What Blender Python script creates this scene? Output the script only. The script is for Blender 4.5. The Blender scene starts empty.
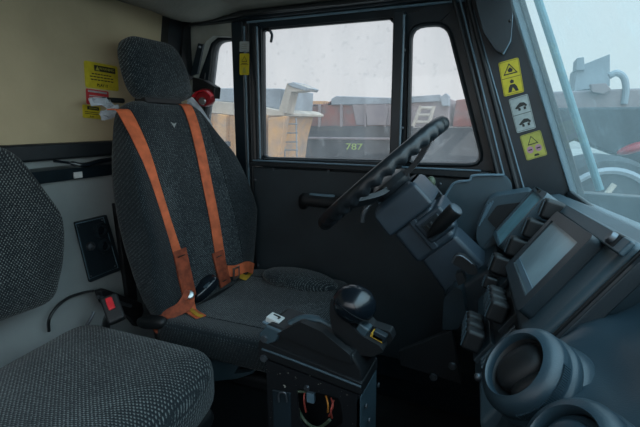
import bpy, bmesh, math, random
from mathutils import Vector, Matrix, geometry
from mathutils.bvhtree import BVHTree
random.seed(7)
C = bpy.context.scene.collection
PI = math.pi
V = Vector

# ------------------------------------------------------------------ camera model (for reading distances off the photograph)
F_PX = 450.0
CAM = V((0, 0, 1.08)); YAW = math.radians(23.4); PIT = math.radians(11.43)
_fh = V((-math.sin(YAW), math.cos(YAW), 0)); R_ = V((math.cos(YAW), math.sin(YAW), 0)); Z_ = V((0, 0, 1))
F_ = _fh * math.cos(PIT) - Z_ * math.sin(PIT); U_ = _fh * math.sin(PIT) + Z_ * math.cos(PIT)
def ray(u, v): return F_ + R_ * ((u - 320) / F_PX) - U_ * ((v - 213.5) / F_PX)
def atX(u, v, x): d = ray(u, v); return CAM + d * ((x - CAM.x) / d.x)
def atY(u, v, y): d = ray(u, v); return CAM + d * ((y - CAM.y) / d.y)
def atZ(u, v, z): d = ray(u, v); return CAM + d * ((z - CAM.z) / d.z)
def atD(u, v, k): return CAM + ray(u, v) * k
def atP(u, v, p, n): d = ray(u, v); return CAM + d * ((p - CAM).dot(n) / d.dot(n))

# ------------------------------------------------------------------ materials
def srgb(r, g, b):
    f = lambda c: (c / 255 / 12.92) if c / 255 <= .04045 else ((c / 255 + .055) / 1.055) ** 2.4
    return (f(r), f(g), f(b), 1)
def mat(name, col, rough=.5, metal=0, noise=0, nscale=20, bump=0, bscale=200, col2=None, spec=.5, coat=0):
    m = bpy.data.materials.new(name); m.use_nodes = True
    nt = m.node_tree; b = nt.nodes['Principled BSDF']
    b.inputs['Base Color'].default_value = (*col[:3], 1)
    b.inputs['Roughness'].default_value = rough; b.inputs['Metallic'].default_value = metal
    b.inputs['Specular IOR Level'].default_value = spec; b.inputs['Coat Weight'].default_value = coat
    tc = nt.nodes.new('ShaderNodeTexCoord')
    if noise:
        n = nt.nodes.new('ShaderNodeTexNoise'); n.inputs['Scale'].default_value = nscale; n.inputs['Detail'].default_value = 6
        nt.links.new(tc.outputs['Object'], n.inputs['Vector'])
        r = nt.nodes.new('ShaderNodeValToRGB'); c2 = col2 or [c * (1 - noise) for c in col[:3]]
        r.color_ramp.elements[0].position = .35; r.color_ramp.elements[1].position = .65
        r.color_ramp.elements[0].color = (*c2[:3], 1); r.color_ramp.elements[1].color = (*col[:3], 1)
        nt.links.new(n.outputs['Fac'], r.inputs['Fac']); nt.links.new(r.outputs['Color'], b.inputs['Base Color'])
    if bump:
        n2 = nt.nodes.new('ShaderNodeTexNoise'); n2.inputs['Scale'].default_value = bscale; n2.inputs['Detail'].default_value = 3
        nt.links.new(tc.outputs['Object'], n2.inputs['Vector'])
        bp = nt.nodes.new('ShaderNodeBump'); bp.inputs['Strength'].default_value = bump; bp.inputs['Distance'].default_value = .002
        nt.links.new(n2.outputs['Fac'], bp.inputs['Height']); nt.links.new(bp.outputs['Normal'], b.inputs['Normal'])
    return m
def fabric(name, base, fleck, period=.0072, thr=.25, weave=1.0, grain=260):
    m = bpy.data.materials.new(name); m.use_nodes = True; nt = m.node_tree; N = nt.nodes; L = nt.links
    b = N['Principled BSDF']; b.inputs['Roughness'].default_value = .95; b.inputs['Specular IOR Level'].default_value = .15
    b.inputs['Sheen Weight'].default_value = .15
    tc = N.new('ShaderNodeTexCoord'); sp = N.new('ShaderNodeSeparateXYZ'); L.new(tc.outputs['Object'], sp.inputs[0])
    def mth(op, a, c):
        n = N.new('ShaderNodeMath'); n.operation = op
        for i, x in enumerate((a, c)):
            if x is None: continue
            if isinstance(x, (int, float)): n.inputs[i].default_value = x
            else: L.new(x, n.inputs[i])
        return n.outputs[0]
    k = 2 * PI / period
    a = mth('SINE', mth('MULTIPLY', mth('ADD', sp.outputs[0], mth('MULTIPLY', sp.outputs[2], .9)), k), None)
    c = mth('SINE', mth('MULTIPLY', mth('ADD', sp.outputs[1], mth('MULTIPLY', sp.outputs[2], .7)), k * .8), None)
    pr = mth('MULTIPLY', a, c)
    ns = N.new('ShaderNodeTexNoise'); ns.inputs['Scale'].default_value = grain; L.new(tc.outputs['Object'], ns.inputs['Vector'])
    ns2 = N.new('ShaderNodeTexNoise'); ns2.inputs['Scale'].default_value = 7; ns2.inputs['Detail'].default_value = 4; L.new(tc.outputs['Object'], ns2.inputs['Vector'])
    s = mth('ADD', mth('MULTIPLY', pr, weave), mth('MULTIPLY', mth('SUBTRACT', ns.outputs['Fac'], .5), 2.2 if weave > .5 else 5.5))
    s = mth('ADD', s, mth('MULTIPLY', mth('SUBTRACT', ns2.outputs['Fac'], .5), 1.0))
    mr = N.new('ShaderNodeMapRange'); mr.interpolation_type = 'SMOOTHSTEP'; L.new(s, mr.inputs['Value'])
    mr.inputs['From Min'].default_value = thr - .3; mr.inputs['From Max'].default_value = thr + .5
    mx = N.new('ShaderNodeMix'); mx.data_type = 'RGBA'; L.new(mr.outputs[0], mx.inputs[0])
    mx.inputs[6].default_value = (*base, 1); mx.inputs[7].default_value = (*fleck, 1)
    L.new(mx.outputs[2], b.inputs['Base Color'])
    bp = N.new('ShaderNodeBump'); bp.inputs['Strength'].default_value = .5; bp.inputs['Distance'].default_value = .002
    L.new(s, bp.inputs['Height']); L.new(bp.outputs['Normal'], b.inputs['Normal'])
    return m
def glassmat(name, tint, dust, dustcol, nscale=3, streak=(1, 1, 1), gloss=.06):
    m = bpy.data.materials.new(name); m.use_nodes = True; nt = m.node_tree; N = nt.nodes; L = nt.links
    N.remove(N['Principled BSDF']); out = N['Material Output']
    tr = N.new('ShaderNodeBsdfTransparent'); tr.inputs[0].default_value = (*tint, 1)
    tl = N.new('ShaderNodeBsdfTranslucent'); tl.inputs[0].default_value = (*dustcol, 1)
    df = N.new('ShaderNodeBsdfDiffuse'); df.inputs[0].default_value = (*dustcol, 1)
    m0 = N.new('ShaderNodeMixShader'); m0.inputs[0].default_value = .3; L.new(tl.outputs[0], m0.inputs[1]); L.new(df.outputs[0], m0.inputs[2])
    tc = N.new('ShaderNodeTexCoord'); mp = N.new('ShaderNodeMapping'); mp.inputs['Scale'].default_value = streak
    L.new(tc.outputs['Object'], mp.inputs[0])
    ns = N.new('ShaderNodeTexNoise'); ns.inputs['Scale'].default_value = nscale; ns.inputs['Detail'].default_value = 7; L.new(mp.outputs[0], ns.inputs['Vector'])
    mr = N.new('ShaderNodeMapRange'); L.new(ns.outputs['Fac'], mr.inputs['Value'])
    mr.inputs['From Min'].default_value = .3; mr.inputs['From Max'].default_value = .75
    mr.inputs['To Min'].default_value = dust * .6; mr.inputs['To Max'].default_value = dust * 1.5
    n2 = N.new('ShaderNodeTexNoise'); n2.inputs['Scale'].default_value = 38; n2.inputs['Detail'].default_value = 5; L.new(tc.outputs['Object'], n2.inputs['Vector'])
    m3 = N.new('ShaderNodeMapRange'); L.new(n2.outputs['Fac'], m3.inputs['Value']); m3.inputs['From Min'].default_value = .60; m3.inputs['From Max'].default_value = .72; m3.inputs['To Max'].default_value = dust * .9
    ad = N.new('ShaderNodeMath'); ad.operation = 'ADD'; L.new(mr.outputs[0], ad.inputs[0]); L.new(m3.outputs[0], ad.inputs[1])
    m1 = N.new('ShaderNodeMixShader'); L.new(ad.outputs[0], m1.inputs[0]); L.new(tr.outputs[0], m1.inputs[1]); L.new(m0.outputs[0], m1.inputs[2])
    gl = N.new('ShaderNodeBsdfGlossy'); gl.inputs['Roughness'].default_value = .03
    m2 = N.new('ShaderNodeMixShader'); m2.inputs[0].default_value = gloss; L.new(m1.outputs[0], m2.inputs[1]); L.new(gl.outputs[0], m2.inputs[2])
    L.new(m2.outputs[0], out.inputs['Surface'])
    return m

M = {}
M['beige'] = mat('beige_wall', (.52, .43, .27), .75, noise=.25, nscale=2.5, bump=.3, bscale=60)
M['greywall'] = mat('grey_wall', (.34, .375, .375), .6, noise=.25, nscale=4)
M['liner'] = mat('liner', (.24, .235, .20), .95, noise=.3, nscale=6, bump=.6, bscale=120)
M['tan'] = mat('tan_trim', (.30, .31, .27), .6, noise=.3, nscale=9)
M['doorpaint'] = mat('door_paint', (.024, .035, .042), .55, noise=.35, nscale=5, bump=.15, bscale=350)
M['pillar'] = mat('pillar_paint', (.009, .018, .025), .35, noise=.3, nscale=14)
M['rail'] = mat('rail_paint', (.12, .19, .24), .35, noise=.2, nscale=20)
M['rubber'] = mat('rubber', (.012, .017, .021), .5, noise=.3, nscale=30)
M['black'] = mat('black_plastic', (.007, .009, .011), .55, noise=.3, nscale=25, bump=.1)
M['gloss'] = mat('black_gloss', (.007, .012, .018), .24, noise=.3, nscale=12, coat=.3)
M['wheel'] = mat('wheel_rim', (.017, .022, .027), .36, noise=.3, nscale=30)
M['dash'] = mat('dash_plastic', (.048, .080, .100), .42, noise=.25, nscale=7, bump=.12, bscale=500)
M['dash2'] = mat('dash_dark', (.016, .027, .035), .42, noise=.3, nscale=9, bump=.12, bscale=500)
M['cowl'] = mat('cowl_plastic', (.024, .046, .062), .36, noise=.2, nscale=6, bump=.12, bscale=600)
M['column'] = mat('column_plastic', (.036, .055, .074), .45, noise=.25, nscale=11, bump=.1, bscale=400)
M['screen'] = mat('screen', (.42, .56, .62), .25, noise=.45, nscale=4)  # switched-off display, the sky it reflects is put into the base colour
M['lens'] = mat('gauge_lens', (.24, .48, .56), .15, noise=.3, nscale=9)
M['metal'] = mat('metal', (.5, .52, .52), .35, 1, noise=.3, nscale=60)
M['steel'] = mat('dull_steel', (.16, .18, .2), .45, .8, noise=.4, nscale=40)
M['white'] = mat('white_plate', (.62, .64, .63), .5, noise=.2, nscale=80)
M['orange'] = mat('orange_webbing', (.74, .165, .06), .75, noise=.35, nscale=30, bump=.6, bscale=500)
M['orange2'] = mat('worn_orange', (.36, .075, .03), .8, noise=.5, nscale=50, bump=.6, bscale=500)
M['yellowweb'] = mat('yellow_webbing', (.62, .36, .03), .8, noise=.2, nscale=60)
M['red'] = mat('red_plastic', (.65, .02, .03), .35, noise=.2, nscale=40)
M['darkred'] = mat('dark_red', (.30, .015, .02), .3, noise=.3, nscale=60)
M['film'] = mat('plastic_film', (.55, .60, .65), .25, noise=.3, nscale=40)
M['yellow'] = mat('sticker_yellow', (.58, .47, .02), .5, noise=.2, nscale=50)
M['olive'] = mat('sticker_old_yellow', (.40, .38, .07), .5, noise=.2, nscale=50)
M['stred'] = mat('sticker_red', (.50, .03, .035), .5, noise=.2, nscale=50)
M['stwhite'] = mat('sticker_white', (.34, .38, .37), .5, noise=.2, nscale=50)
M['ink'] = mat('ink', (.012, .012, .01), .5, noise=.2)
M['pink'] = mat('pink_ink', (.42, .22, .28), .5, noise=.2)
M['cable'] = mat('cable', (.015, .018, .02), .4, noise=.2)
M['wgreen'] = mat('green_wire', (.08, .11, .07), .5, noise=.2)
M['wred'] = mat('red_wire', (.42, .07, .05), .5, noise=.2)
M['worange'] = mat('orange_wire', (.65, .25, .04), .5, noise=.2)
def chips(name, base, chip, scale, thr):
    m = mat(name, base, .45); nt = m.node_tree; b = nt.nodes['Principled BSDF']; tc = nt.nodes['Texture Coordinate']
    v = nt.nodes.new('ShaderNodeTexNoise'); v.inputs['Scale'].default_value = scale; v.inputs['Detail'].default_value = 4; nt.links.new(tc.outputs['Object'], v.inputs['Vector'])
    r = nt.nodes.new('ShaderNodeValToRGB'); r.color_ramp.elements[0].position = thr; r.color_ramp.elements[1].position = thr + .02
    r.color_ramp.elements[0].color = (*base, 1); r.color_ramp.elements[1].color = (*chip, 1)
    nt.links.new(v.outputs['Fac'], r.inputs['Fac']); nt.links.new(r.outputs['Color'], b.inputs['Base Color']); return m
M['chipped'] = chips('chipped_plate', (.008, .009, .011), (.30, .29, .25), 110, .665)
M['floor'] = mat('floor_mat', (.012, .014, .016), .8, noise=.4, nscale=20, bump=.6, bscale=90)
M['fab1'] = fabric('passenger_fabric', (.012, .018, .022), (.170, .195, .192), .0085, .5)
M['fab2'] = fabric('driver_fabric', (.013, .021, .026), (.190, .225, .230), .0082, .50, .75, 230)
M['fabside'] = fabric('side_fabric', (.010, .016, .020), (.075, .095, .100), .0080, .50, .7, 300)
M['glass'] = glassmat('side_glass', (.95, .96, .97), .12, (.75, .78, .80), 5, (2, 2, .6), .03)
M['wglass'] = glassmat('windshield_glass', (.84, .93, .95), .075, (.60, .82, .88), 4, (1, 1, .35), .04)
M['ground'] = mat('ground', (.30, .29, .27), .9, noise=.4, nscale=.4)
M['truckyel'] = mat('truck_yellow', (.50, .27, .11), .7, noise=.35, nscale=2.2, col2=(.30, .21, .15))
M['truckpale'] = mat('truck_pale', (.40, .35, .29), .7, noise=.3, nscale=2)
M['truckgrey'] = mat('truck_grey', (.23, .26, .285), .7, noise=.3, nscale=2)
M['truckred'] = mat('truck_red', (.22, .065, .05), .75, noise=.6, nscale=2.5, col2=(.13, .085, .08))
M['truckdull'] = mat('truck_dull', (.24, .19, .185), .8, noise=.6, nscale=1.2, col2=(.16, .13, .14))
M['truckdark'] = mat('truck_dark', (.038, .042, .048), .8, noise=.4, nscale=2)
M['tyre'] = mat('tyre', (.03, .035, .04), .85, noise=.4, nscale=6)
M['number'] = mat('number_paint', (.30, .42, .06), .6, noise=.2)
M['shroom'] = mat('handrail_paint', (.05, .15, .18), .5, noise=.3)

# ------------------------------------------------------------------ mesh helpers
class MB:
    def __init__(s): s.v = []; s.f = []
    def add(s, vs, fs):
        o = len(s.v); s.v += [V(p) for p in vs]; s.f += [tuple(i + o for i in f) for f in fs]; return s
    def box(s, c, size, rot=None):
        h = V(size) / 2; vs = []
        for x in (-1, 1):
            for y in (-1, 1):
                for z in (-1, 1):
                    p = V((x * h.x, y * h.y, z * h.z)); vs.append((rot @ p if rot else p) + V(c))
        return s.add(vs, [(0, 1, 3, 2), (4, 6, 7, 5), (0, 4, 5, 1), (2, 3, 7, 6), (0, 2, 6, 4), (1, 5, 7, 3)])
    def prism(s, outer, ex, holes=()):
        ex = V(ex); loops = [[V(p) for p in outer]] + [[V(p) for p in h] for h in holes]
        flat = [p for l in loops for p in l]; n = len(flat)
        tris = geometry.tessellate_polygon(loops)
        fs = [tuple(t) for t in tris] + [tuple(i + n for i in reversed(t)) for t in tris]
        o = 0
        for l in loops:
            k = len(l)
            for i in range(k):
                a, b = o + i, o + (i + 1) % k; fs.append((a, b, b + n, a + n))
            o += k
        return s.add(flat + [p + ex for p in flat], fs)
    def tube(s, path, r, seg=10, sx=1, caps=True, up=None):
        path = [V(p) for p in path]; n = len(path); rs = r if isinstance(r, (list, tuple)) else [r] * n
        vs, fs = [], []; t0 = (path[1] - path[0]).normalized()
        u = V(up) if up else (V((0, 0, 1)) if abs(t0.z) < .9 else V((1, 0, 0)))
        for i in range(n):
            t = (path[min(i + 1, n - 1)] - path[max(i - 1, 0)]).normalized()
            u = (u - t * u.dot(t)).normalized(); w = t.cross(u)
            for k in range(seg):
                a = 2 * PI * k / seg; vs.append(path[i] + (u * math.cos(a) * sx + w * math.sin(a)) * rs[i])
        for i in range(n - 1):
            for k in range(seg):
                fs.append((i * seg + k, i * seg + (k + 1) % seg, (i + 1) * seg + (k + 1) % seg, (i + 1) * seg + k))
        if caps: fs += [tuple(range(seg))[::-1], tuple((n - 1) * seg + k for k in range(seg))]
        return s.add(vs, fs)
    def lathe(s, prof, o, ax, seg=32, ref=None, e=1, caps=True):
        ax = V(ax).normalized(); u = V(ref) if ref else (V((0, 0, 1)) if abs(ax.z) < .9 else V((1, 0, 0)))
        u = (u - ax * u.dot(ax)).normalized(); w = ax.cross(u); vs, fs = [], []; n = len(prof)
        for r, h in prof:
            for k in range(seg):
                a = 2 * PI * k / seg; vs.append(V(o) + ax * h + (u * math.cos(a) + w * math.sin(a) * e) * max(r, 1e-5))
        for i in range(n - 1):
            for k in range(seg): fs.append((i * seg + k, i * seg + (k + 1) % seg, (i + 1) * seg + (k + 1) % seg, (i + 1) * seg + k))
        if caps: fs += [tuple(range(seg))[::-1], tuple((n - 1) * seg + k for k in range(seg))]
        return s.add(vs, fs)
    def ball(s, c, rad, seg=24, rings=14, rot=None, p=2):
        vs, fs = [], []; rad = V(rad) if hasattr(rad, '__len__') else V((rad,) * 3)
        sg = lambda x: math.copysign(abs(x) ** (2 / p), x)
        for i in range(rings + 1):
            b = -PI / 2 + PI * i / rings
            for k in range(seg):
                a = 2 * PI * k / seg; q = V((sg(math.cos(b)) * sg(math.cos(a)) * rad.x, sg(math.cos(b)) * sg(math.sin(a)) * rad.y, sg(math.sin(b)) * rad.z))
                vs.append((rot @ q if rot else q) + V(c))
        for i in range(rings):
            for k in range(seg): fs.append((i * seg + k, i * seg + (k + 1) % seg, (i + 1) * seg + (k + 1) % seg, (i + 1) * seg + k))
        return s.add(vs, fs)
    def ribbon(s, path, wdirs, w, t=.002, ws=None, prof=None):
        path = smooth(path, 6) if len(path) > 2 else [V(p) for p in path]; n = len(path); vs, fs = [], []
        m = len(wdirs) if isinstance(wdirs, list) else 0
        for i in range(n):
            tg = (path[min(i + 1, n - 1)] - path[max(i - 1, 0)]).normalized()
            if m: q = i / (n - 1) * (m - 1); j = min(int(q), m - 2); wd = V(wdirs[j]).lerp(V(wdirs[j + 1]), q - j)
            else: wd = V(wdirs)
            wd = (wd - tg * wd.dot(tg)).normalized(); nn = tg.cross(wd)
            ww = w if not ws else ws[0] + (ws[1] - ws[0]) * i / (n - 1)
            if prof: q = i / (n - 1) * (len(prof) - 1); j = min(int(q), len(prof) - 2); ww = w * (prof[j] + (prof[j + 1] - prof[j]) * (q - j))
            for a, b in ((-1, -1), (1, -1), (1, 1), (-1, 1)): vs.append(path[i] + wd * ww / 2 * a + nn * t / 2 * b)
        for i in range(n - 1):
            for k in range(4): fs.append((i * 4 + k, i * 4 + (k + 1) % 4, (i + 1) * 4 + (k + 1) % 4, (i + 1) * 4 + k))
        fs += [(3, 2, 1, 0), tuple((n - 1) * 4 + k for k in range(4))]
        return s.add(vs, fs)
    def pillow(s, out, top, bot, p=4, rings=14, deform=None, ctr=None):
        n = len(out); c = V(ctr) if ctr else sum((V(q) for q in out), V((0, 0))) / n
        vs, fs = [], []; K = 2 * rings
        for i in range(K + 1):
            a = PI / 2 - PI * i / K
            t = max(math.cos(a), 0) ** (2 / p); z = abs(math.sin(a)) ** (2 / p) * (top if a > 0 else -bot)
            for q in out:
                x, y = c.x + (q[0] - c.x) * t, c.y + (q[1] - c.y) * t; vs.append(V((x, y, z)))
        if deform: vs = [V(deform(*q)) for q in vs]
        for i in range(K):
            for k in range(n): fs.append((i * n + k, (i + 1) * n + k, (i + 1) * n + (k + 1) % n, i * n + (k + 1) % n))
        return s.add(vs, fs)
    def xf(s, m): s.v = [m @ p for p in s.v]; return s
    def build(s, name, m, parent=None, bevel=0, ang=35, seg=2, props=None):
        me = bpy.data.meshes.new(name); me.from_pydata([tuple(p) for p in s.v], [], s.f)
        bm = bmesh.new(); bm.from_mesh(me); bmesh.ops.remove_doubles(bm, verts=bm.verts, dist=1e-5)
        bmesh.ops.recalc_face_normals(bm, faces=bm.faces); bm.to_mesh(me); bm.free()
        me.materials.append(M[m]); me.shade_smooth(); me.set_sharp_from_angle(angle=math.radians(ang))
        o = bpy.data.objects.new(name, me); C.objects.link(o)
        if parent: o.parent = parent
        if bevel:
            b = o.modifiers.new('bevel', 'BEVEL'); b.width = bevel; b.segments = seg; b.limit_method = 'ANGLE'; b.angle_limit = math.radians(40)
            b.harden_normals = True
        return o
def smooth(pts, k=6):
    pts = [V(p) for p in pts]; out = []
    for i in range(len(pts) - 1):
        a, b, c, d = pts[max(i - 1, 0)], pts[i], pts[i + 1], pts[min(i + 2, len(pts) - 1)]
        for j in range(k):
            t = j / k; out.append(.5 * ((2 * b) + (c - a) * t + (2 * a - 5 * b + 4 * c - d) * t * t + (3 * b - a - 3 * c + d) * t ** 3))
    return out + [pts[-1]]
def rpoly(pts, r, seg=5):
    out = []; n = len(pts); rr = r if isinstance(r, (list, tuple)) else [r] * n
    for i in range(n):
        p0, p, p1 = V(pts[i - 1]), V(pts[i]), V(pts[(i + 1) % n]); a = (p0 - p); b = (p1 - p)
        k = min(rr[i], a.length * .49, b.length * .49)
        if k < 1e-6: out.append(p); continue
        s0, s1 = p + a.normalized() * k, p + b.normalized() * k
        for j in range(seg + 1): t = j / seg; out.append(s0 * (1 - t) ** 2 + p * 2 * t * (1 - t) + s1 * t * t)
    return out
def resample(pts, n):
    pts = [V(p) for p in pts]; L = [0]
    for i in range(len(pts)): L.append(L[-1] + (pts[(i + 1) % len(pts)] - pts[i]).length)
    out = []; j = 0
    for k in range(n):
        s = L[-1] * k / n
        while L[j + 1] < s: j += 1
        t = (s - L[j]) / max(L[j + 1] - L[j], 1e-9); out.append(pts[j].lerp(pts[(j + 1) % len(pts)], t))
    return out
def tag(o, label=None, cat=None, group=None, kind=None):
    if label: o['label'] = label
    if cat: o['category'] = cat
    if group: o['group'] = group
    if kind: o['kind'] = kind
    return o
def thing(name, label, cat, loc=(0, 0, 0), group=None, mw=None):
    o = bpy.data.objects.new(name, None); C.objects.link(o); o.empty_display_size = .1
    if mw: o.matrix_world = mw
    else: o.location = loc
    return tag(o, label, cat, group)
def frame(o, x, y, z):
    m = Matrix((V(x), V(y), V(z))).transposed().to_4x4(); m.translation = V(o); return m
def hold(o, root):          # parts modelled in world coordinates under a root standing somewhere
    o.parent = root; o.matrix_parent_inverse = root.matrix_world.inverted(); return o
def P(mb, name, m, root, **k): return hold(mb.build(name, m, None, **k), root)
def setroot(o, loc, rot=None):
    o.location = loc; bpy.context.view_layer.update(); return o
def root_at(name, label, cat, loc, group=None):
    o = thing(name, label, cat, loc, group); o.matrix_world = Matrix.Translation(V(loc)); return o
def text_mesh(txt, size, fr, name, m, parent, ext=.0004):
    cu = bpy.data.curves.new('t', 'FONT'); cu.body = txt; cu.size = size; cu.extrude = ext; cu.align_x = 'CENTER'; cu.align_y = 'CENTER'
    t = bpy.data.objects.new('t', cu); C.objects.link(t); bpy.context.view_layer.update()
    me = bpy.data.meshes.new_from_object(t.evaluated_get(bpy.context.evaluated_depsgraph_get())); bpy.data.objects.remove(t)
    me.transform(fr); me.materials.clear(); me.materials.append(M[m]); me.name = name
    o = bpy.data.objects.new(name, me); C.objects.link(o)
    return hold(o, parent) if parent else o
def struct(o): o['kind'] = 'structure'; return o

# ================================================================== THE CAB SHELL
YD = 1.6; XR = -1.28; ZC = 1.485
struct(MB().box((-.5, .7, -.02), (1.9, 2.1, .04)).build('floor', 'floor'))
struct(MB().box((-.66, .66, ZC + .02), (1.28, 2.0, .04)).build('ceiling', 'liner'))
struct(MB().box((.40, .7, .42), (.04, 2.0, .84)).build('wall_front', 'black'))
wr = thing('wall_rear', None, None, (XR, .7, 0)); wr['kind'] = 'structure'; bpy.context.view_layer.update()
P(MB().box((XR - .02, .68, 1.26), (.04, 1.96, .50)), 'upper_panel', 'beige', wr)
P(MB().box((XR - .0, .68, .455), (.06, 1.96, .91)), 'lower_panel', 'greywall', wr)
P(MB().box((XR + .002, .68, .975), (.03, 1.96, .06)), 'middle_panel', 'greywall', wr)
# black ledge under the rear panel
P(MB().prism([(XR, 0, .905), (XR + .055, 0, .91), (XR + .06, 0, .945), (XR + .03, 0, .950), (XR, 0, .952)], (0, 1.62, 0)), 'ledge', 'pillar', wr, bevel=.004)
P(MB().box((XR + .02, .68, .996), (.05, 1.96, .048)), 'black_band', 'rubber', wr, bevel=.008)
P(MB().box(atX(78, 175, XR + .064), (.004, .028, .018)), 'paper_label', 'white', wr)
wl0 = lambda pts: [atY(u, v, YD) for u, v in pts]
def xz(pts): return [V((x, YD, z)) for x, z in pts]
# left side shell: rear quarter opening and door opening
rq = rpoly([V((-1.262, YD, .938)), V((-1.055, YD, .932)), V((-1.05, YD, 1.408)), V((-1.165, YD, 1.412))], [.03, .02, .04, .05])
door_hole = rpoly(xz([(-.985, .12), (-.03, .12), (-.03, .86), (-.20, 1.47), (-.985, 1.47)]), .02)
outer = xz([(-1.30, 0), (.42, 0), (.42, .86), (.19, .865), (-.06, 1.50), (-1.30, 1.50)])
struct(MB().prism(outer, (0, .05, 0), [rq, door_hole]).build('wall_left', 'pillar', bevel=.003))
# unseen right side, opening shaped to admit light above and darken the footwell
struct(MB().prism([(-1.3, -.32, 0), (.4, -.32, 0), (.4, -.32, .80), (.28, -.32, .86), (-.02, -.32, 1.5), (-1.3, -.32, 1.5)], (0, .04, 0),
    [[(-1.12, -.32, .84), (.16, -.32, .84), (-.1, -.32, 1.42), (-1.12, -.32, 1.42)]]).build('wall_right', 'pillar'))
def gasket(loop, r, name, m, parent, yoff=0, sx=1): 
    c = [V(p) + V((0, yoff, 0)) for p in resample(loop, 72)]; return P(MB().tube(c + [c[0], c[1]], r, 8, caps=False, up=(0, 1, 0), sx=sx), name, m, parent)
def win(name, loop, y, gm='glass', seal=.008, t=.004):
    w = thing(name, None, None, (sum((p for p in loop), V()) / len(loop))); w['kind'] = 'structure'; bpy.context.view_layer.update()
    P(MB().prism([V((p.x, y, p.z)) for p in loop], (0, t, 0)), 'glass_pane', gm, w)
    gasket([V((p.x, y, p.z)) for p in loop], seal, 'rubber_seal', 'rubber', w, t / 2, 2.4)
    return w
win('window_1', rq, YD + .02, seal=.009)
# rear corner post, tan trim
t1 = thing('trim_1', None, None, (-1.25, 1.57, 1.2)); t1['kind'] = 'structure'; bpy.context.view_layer.update()
P(MB().prism([atY(u, v, 1.56) for u, v in [(191, 8), (202, 24), (236, 20), (240, 37), (213, 36), (206, 42), (193, 80), (184, 110), (176, 110), (178, 60)]], (0, .035, 0)), 'pillar_cover', 'tan', t1, bevel=.003)
P(MB().prism([atY(u, v, 1.545) for u, v in [(198, 43), (203, 44), (197, 74), (190, 76)]], (0, .012, 0)), 'belt_guide', 'dash2', t1, bevel=.002)
P(MB().tube([atY(200, 47, 1.543), atY(200, 47, 1.55)], .005), 'screw', 'steel', t1)
# B pillar
t2 = thing('trim_2', None, None, (-1.01, 1.58, .7)); t2['kind'] = 'structure'; bpy.context.view_layer.update()
P(MB().prism(xz([(-1.048, .05), (-.995, .05), (-.995, 1.47), (-1.048, 1.47)]), (0, -.045, 0)), 'post', 'pillar', t2, bevel=.005)
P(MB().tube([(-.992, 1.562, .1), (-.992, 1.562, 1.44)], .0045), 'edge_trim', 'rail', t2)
P(MB().tube([(-.978, 1.57, .1), (-.978, 1.57, 1.45)], .008), 'door_seal', 'rubber', t2)
# header rails over the door
t3 = thing('trim_3', None, None, (-.6, 1.56, 1.46)); t3['kind'] = 'structure'; bpy.context.view_layer.update()
P(MB().box((-.63, 1.565, 1.468), (1.15, .07, .022)), 'header_rail', 'pillar', t3, bevel=.004)
P(MB().tube([(-1.2, 1.515, 1.474), (-.08, 1.515, 1.474)], .011), 'door_seal', 'rubber', t3)
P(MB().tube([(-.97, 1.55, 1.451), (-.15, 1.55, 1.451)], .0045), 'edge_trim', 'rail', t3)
P(MB().tube(smooth([(-1.2, 1.50, 1.45), (-.9, 1.49, 1.468), (-.5, 1.49, 1.466), (-.1, 1.49, 1.47)]), .006), 'wire', 'cable', t3)
# the driver's door
d = thing('door_1', None, None, (-.5, YD, .1)); d['kind'] = 'structure'; bpy.context.view_layer.update()
mainw = rpoly(xz([(-.928, .94), (-.404, .944), (-.409, 1.425), (-.918, 1.428)]), [.012] * 4)
fq = rpoly(xz([(-.345, .938), (-.092, .943), (-.232, 1.392), (-.352, 1.392)]), [.04, .05, .045, .045], 7)
dout = xz([(-.985, .11), (-.015, .11), (-.015, .865), (-.170, 1.478), (-.985, 1.478)])
P(MB().prism(dout, (0, -.035, 0), [mainw, fq]), 'door_frame', 'pillar', d, bevel=.004)
P(MB().prism([V((x, 1.566, z)) for x, z in [(-.962, .2), (-.06, .2), (-.06, .895), (-.30, .903), (-.962, .905)]], (0, -.018, 0)), 'door_panel', 'doorpaint', d, bevel=.006)
P(MB().prism([V((x, 1.568, z)) for x, z in [(-.97, .912), (-.38, .908), (-.07, .90), (-.07, .925), (-.97, .932)]], (0, -.035, 0)), 'sill_rail', 'rubber', d, bevel=.004)
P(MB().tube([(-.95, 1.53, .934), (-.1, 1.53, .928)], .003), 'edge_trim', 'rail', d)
P(MB().box((-.384, 1.545, 1.18), (.034, .035, .51)), 'centre_post', 'pillar', d, bevel=.004)
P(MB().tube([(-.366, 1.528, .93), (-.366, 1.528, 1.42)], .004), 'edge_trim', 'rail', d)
P(MB().box((-.934, 1.55, 1.18), (.012, .03, .50)), 'glass_channel', 'rubber', d, bevel=.002)
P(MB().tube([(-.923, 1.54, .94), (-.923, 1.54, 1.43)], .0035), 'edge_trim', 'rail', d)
gasket(fq, .008, 'quarter_seal', 'rubber', d, -.03, 2.4); gasket(mainw, .006, 'window_seal', 'rubber', d, -.02, 2)
P(MB().prism([V((p.x, 1.585, p.z)) for p in mainw], (0, .004, 0)), 'glass_pane', 'glass', d)
P(MB().prism([V((p.x, 1.585, p.z)) for p in fq], (0, .004, 0)), 'quarter_glass', 'glass', d)
P(MB().box(atY(398, 21, 1.54), (.03, .02, .012)), 'latch', 'steel', d, bevel=.002)
P(MB().tube(smooth([atY(267, 30, 1.54), atY(270, 31, 1.52), atY(272, 35, 1.53), atY(271, 42, 1.54)]), .005), 'window_hook', 'steel', d)
for u, v in [(273, 169), (255, 180), (328, 171), (254, 223), (258, 265), (402, 128), (404, 50), (440, 184)]:
    c = atY(u, v, 1.547); P(MB().lathe([(.006, .004), (.0055, -.001), (.003, -.003)], c, (0, 1, 0), 12), 'screw', 'steel', d)
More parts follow.
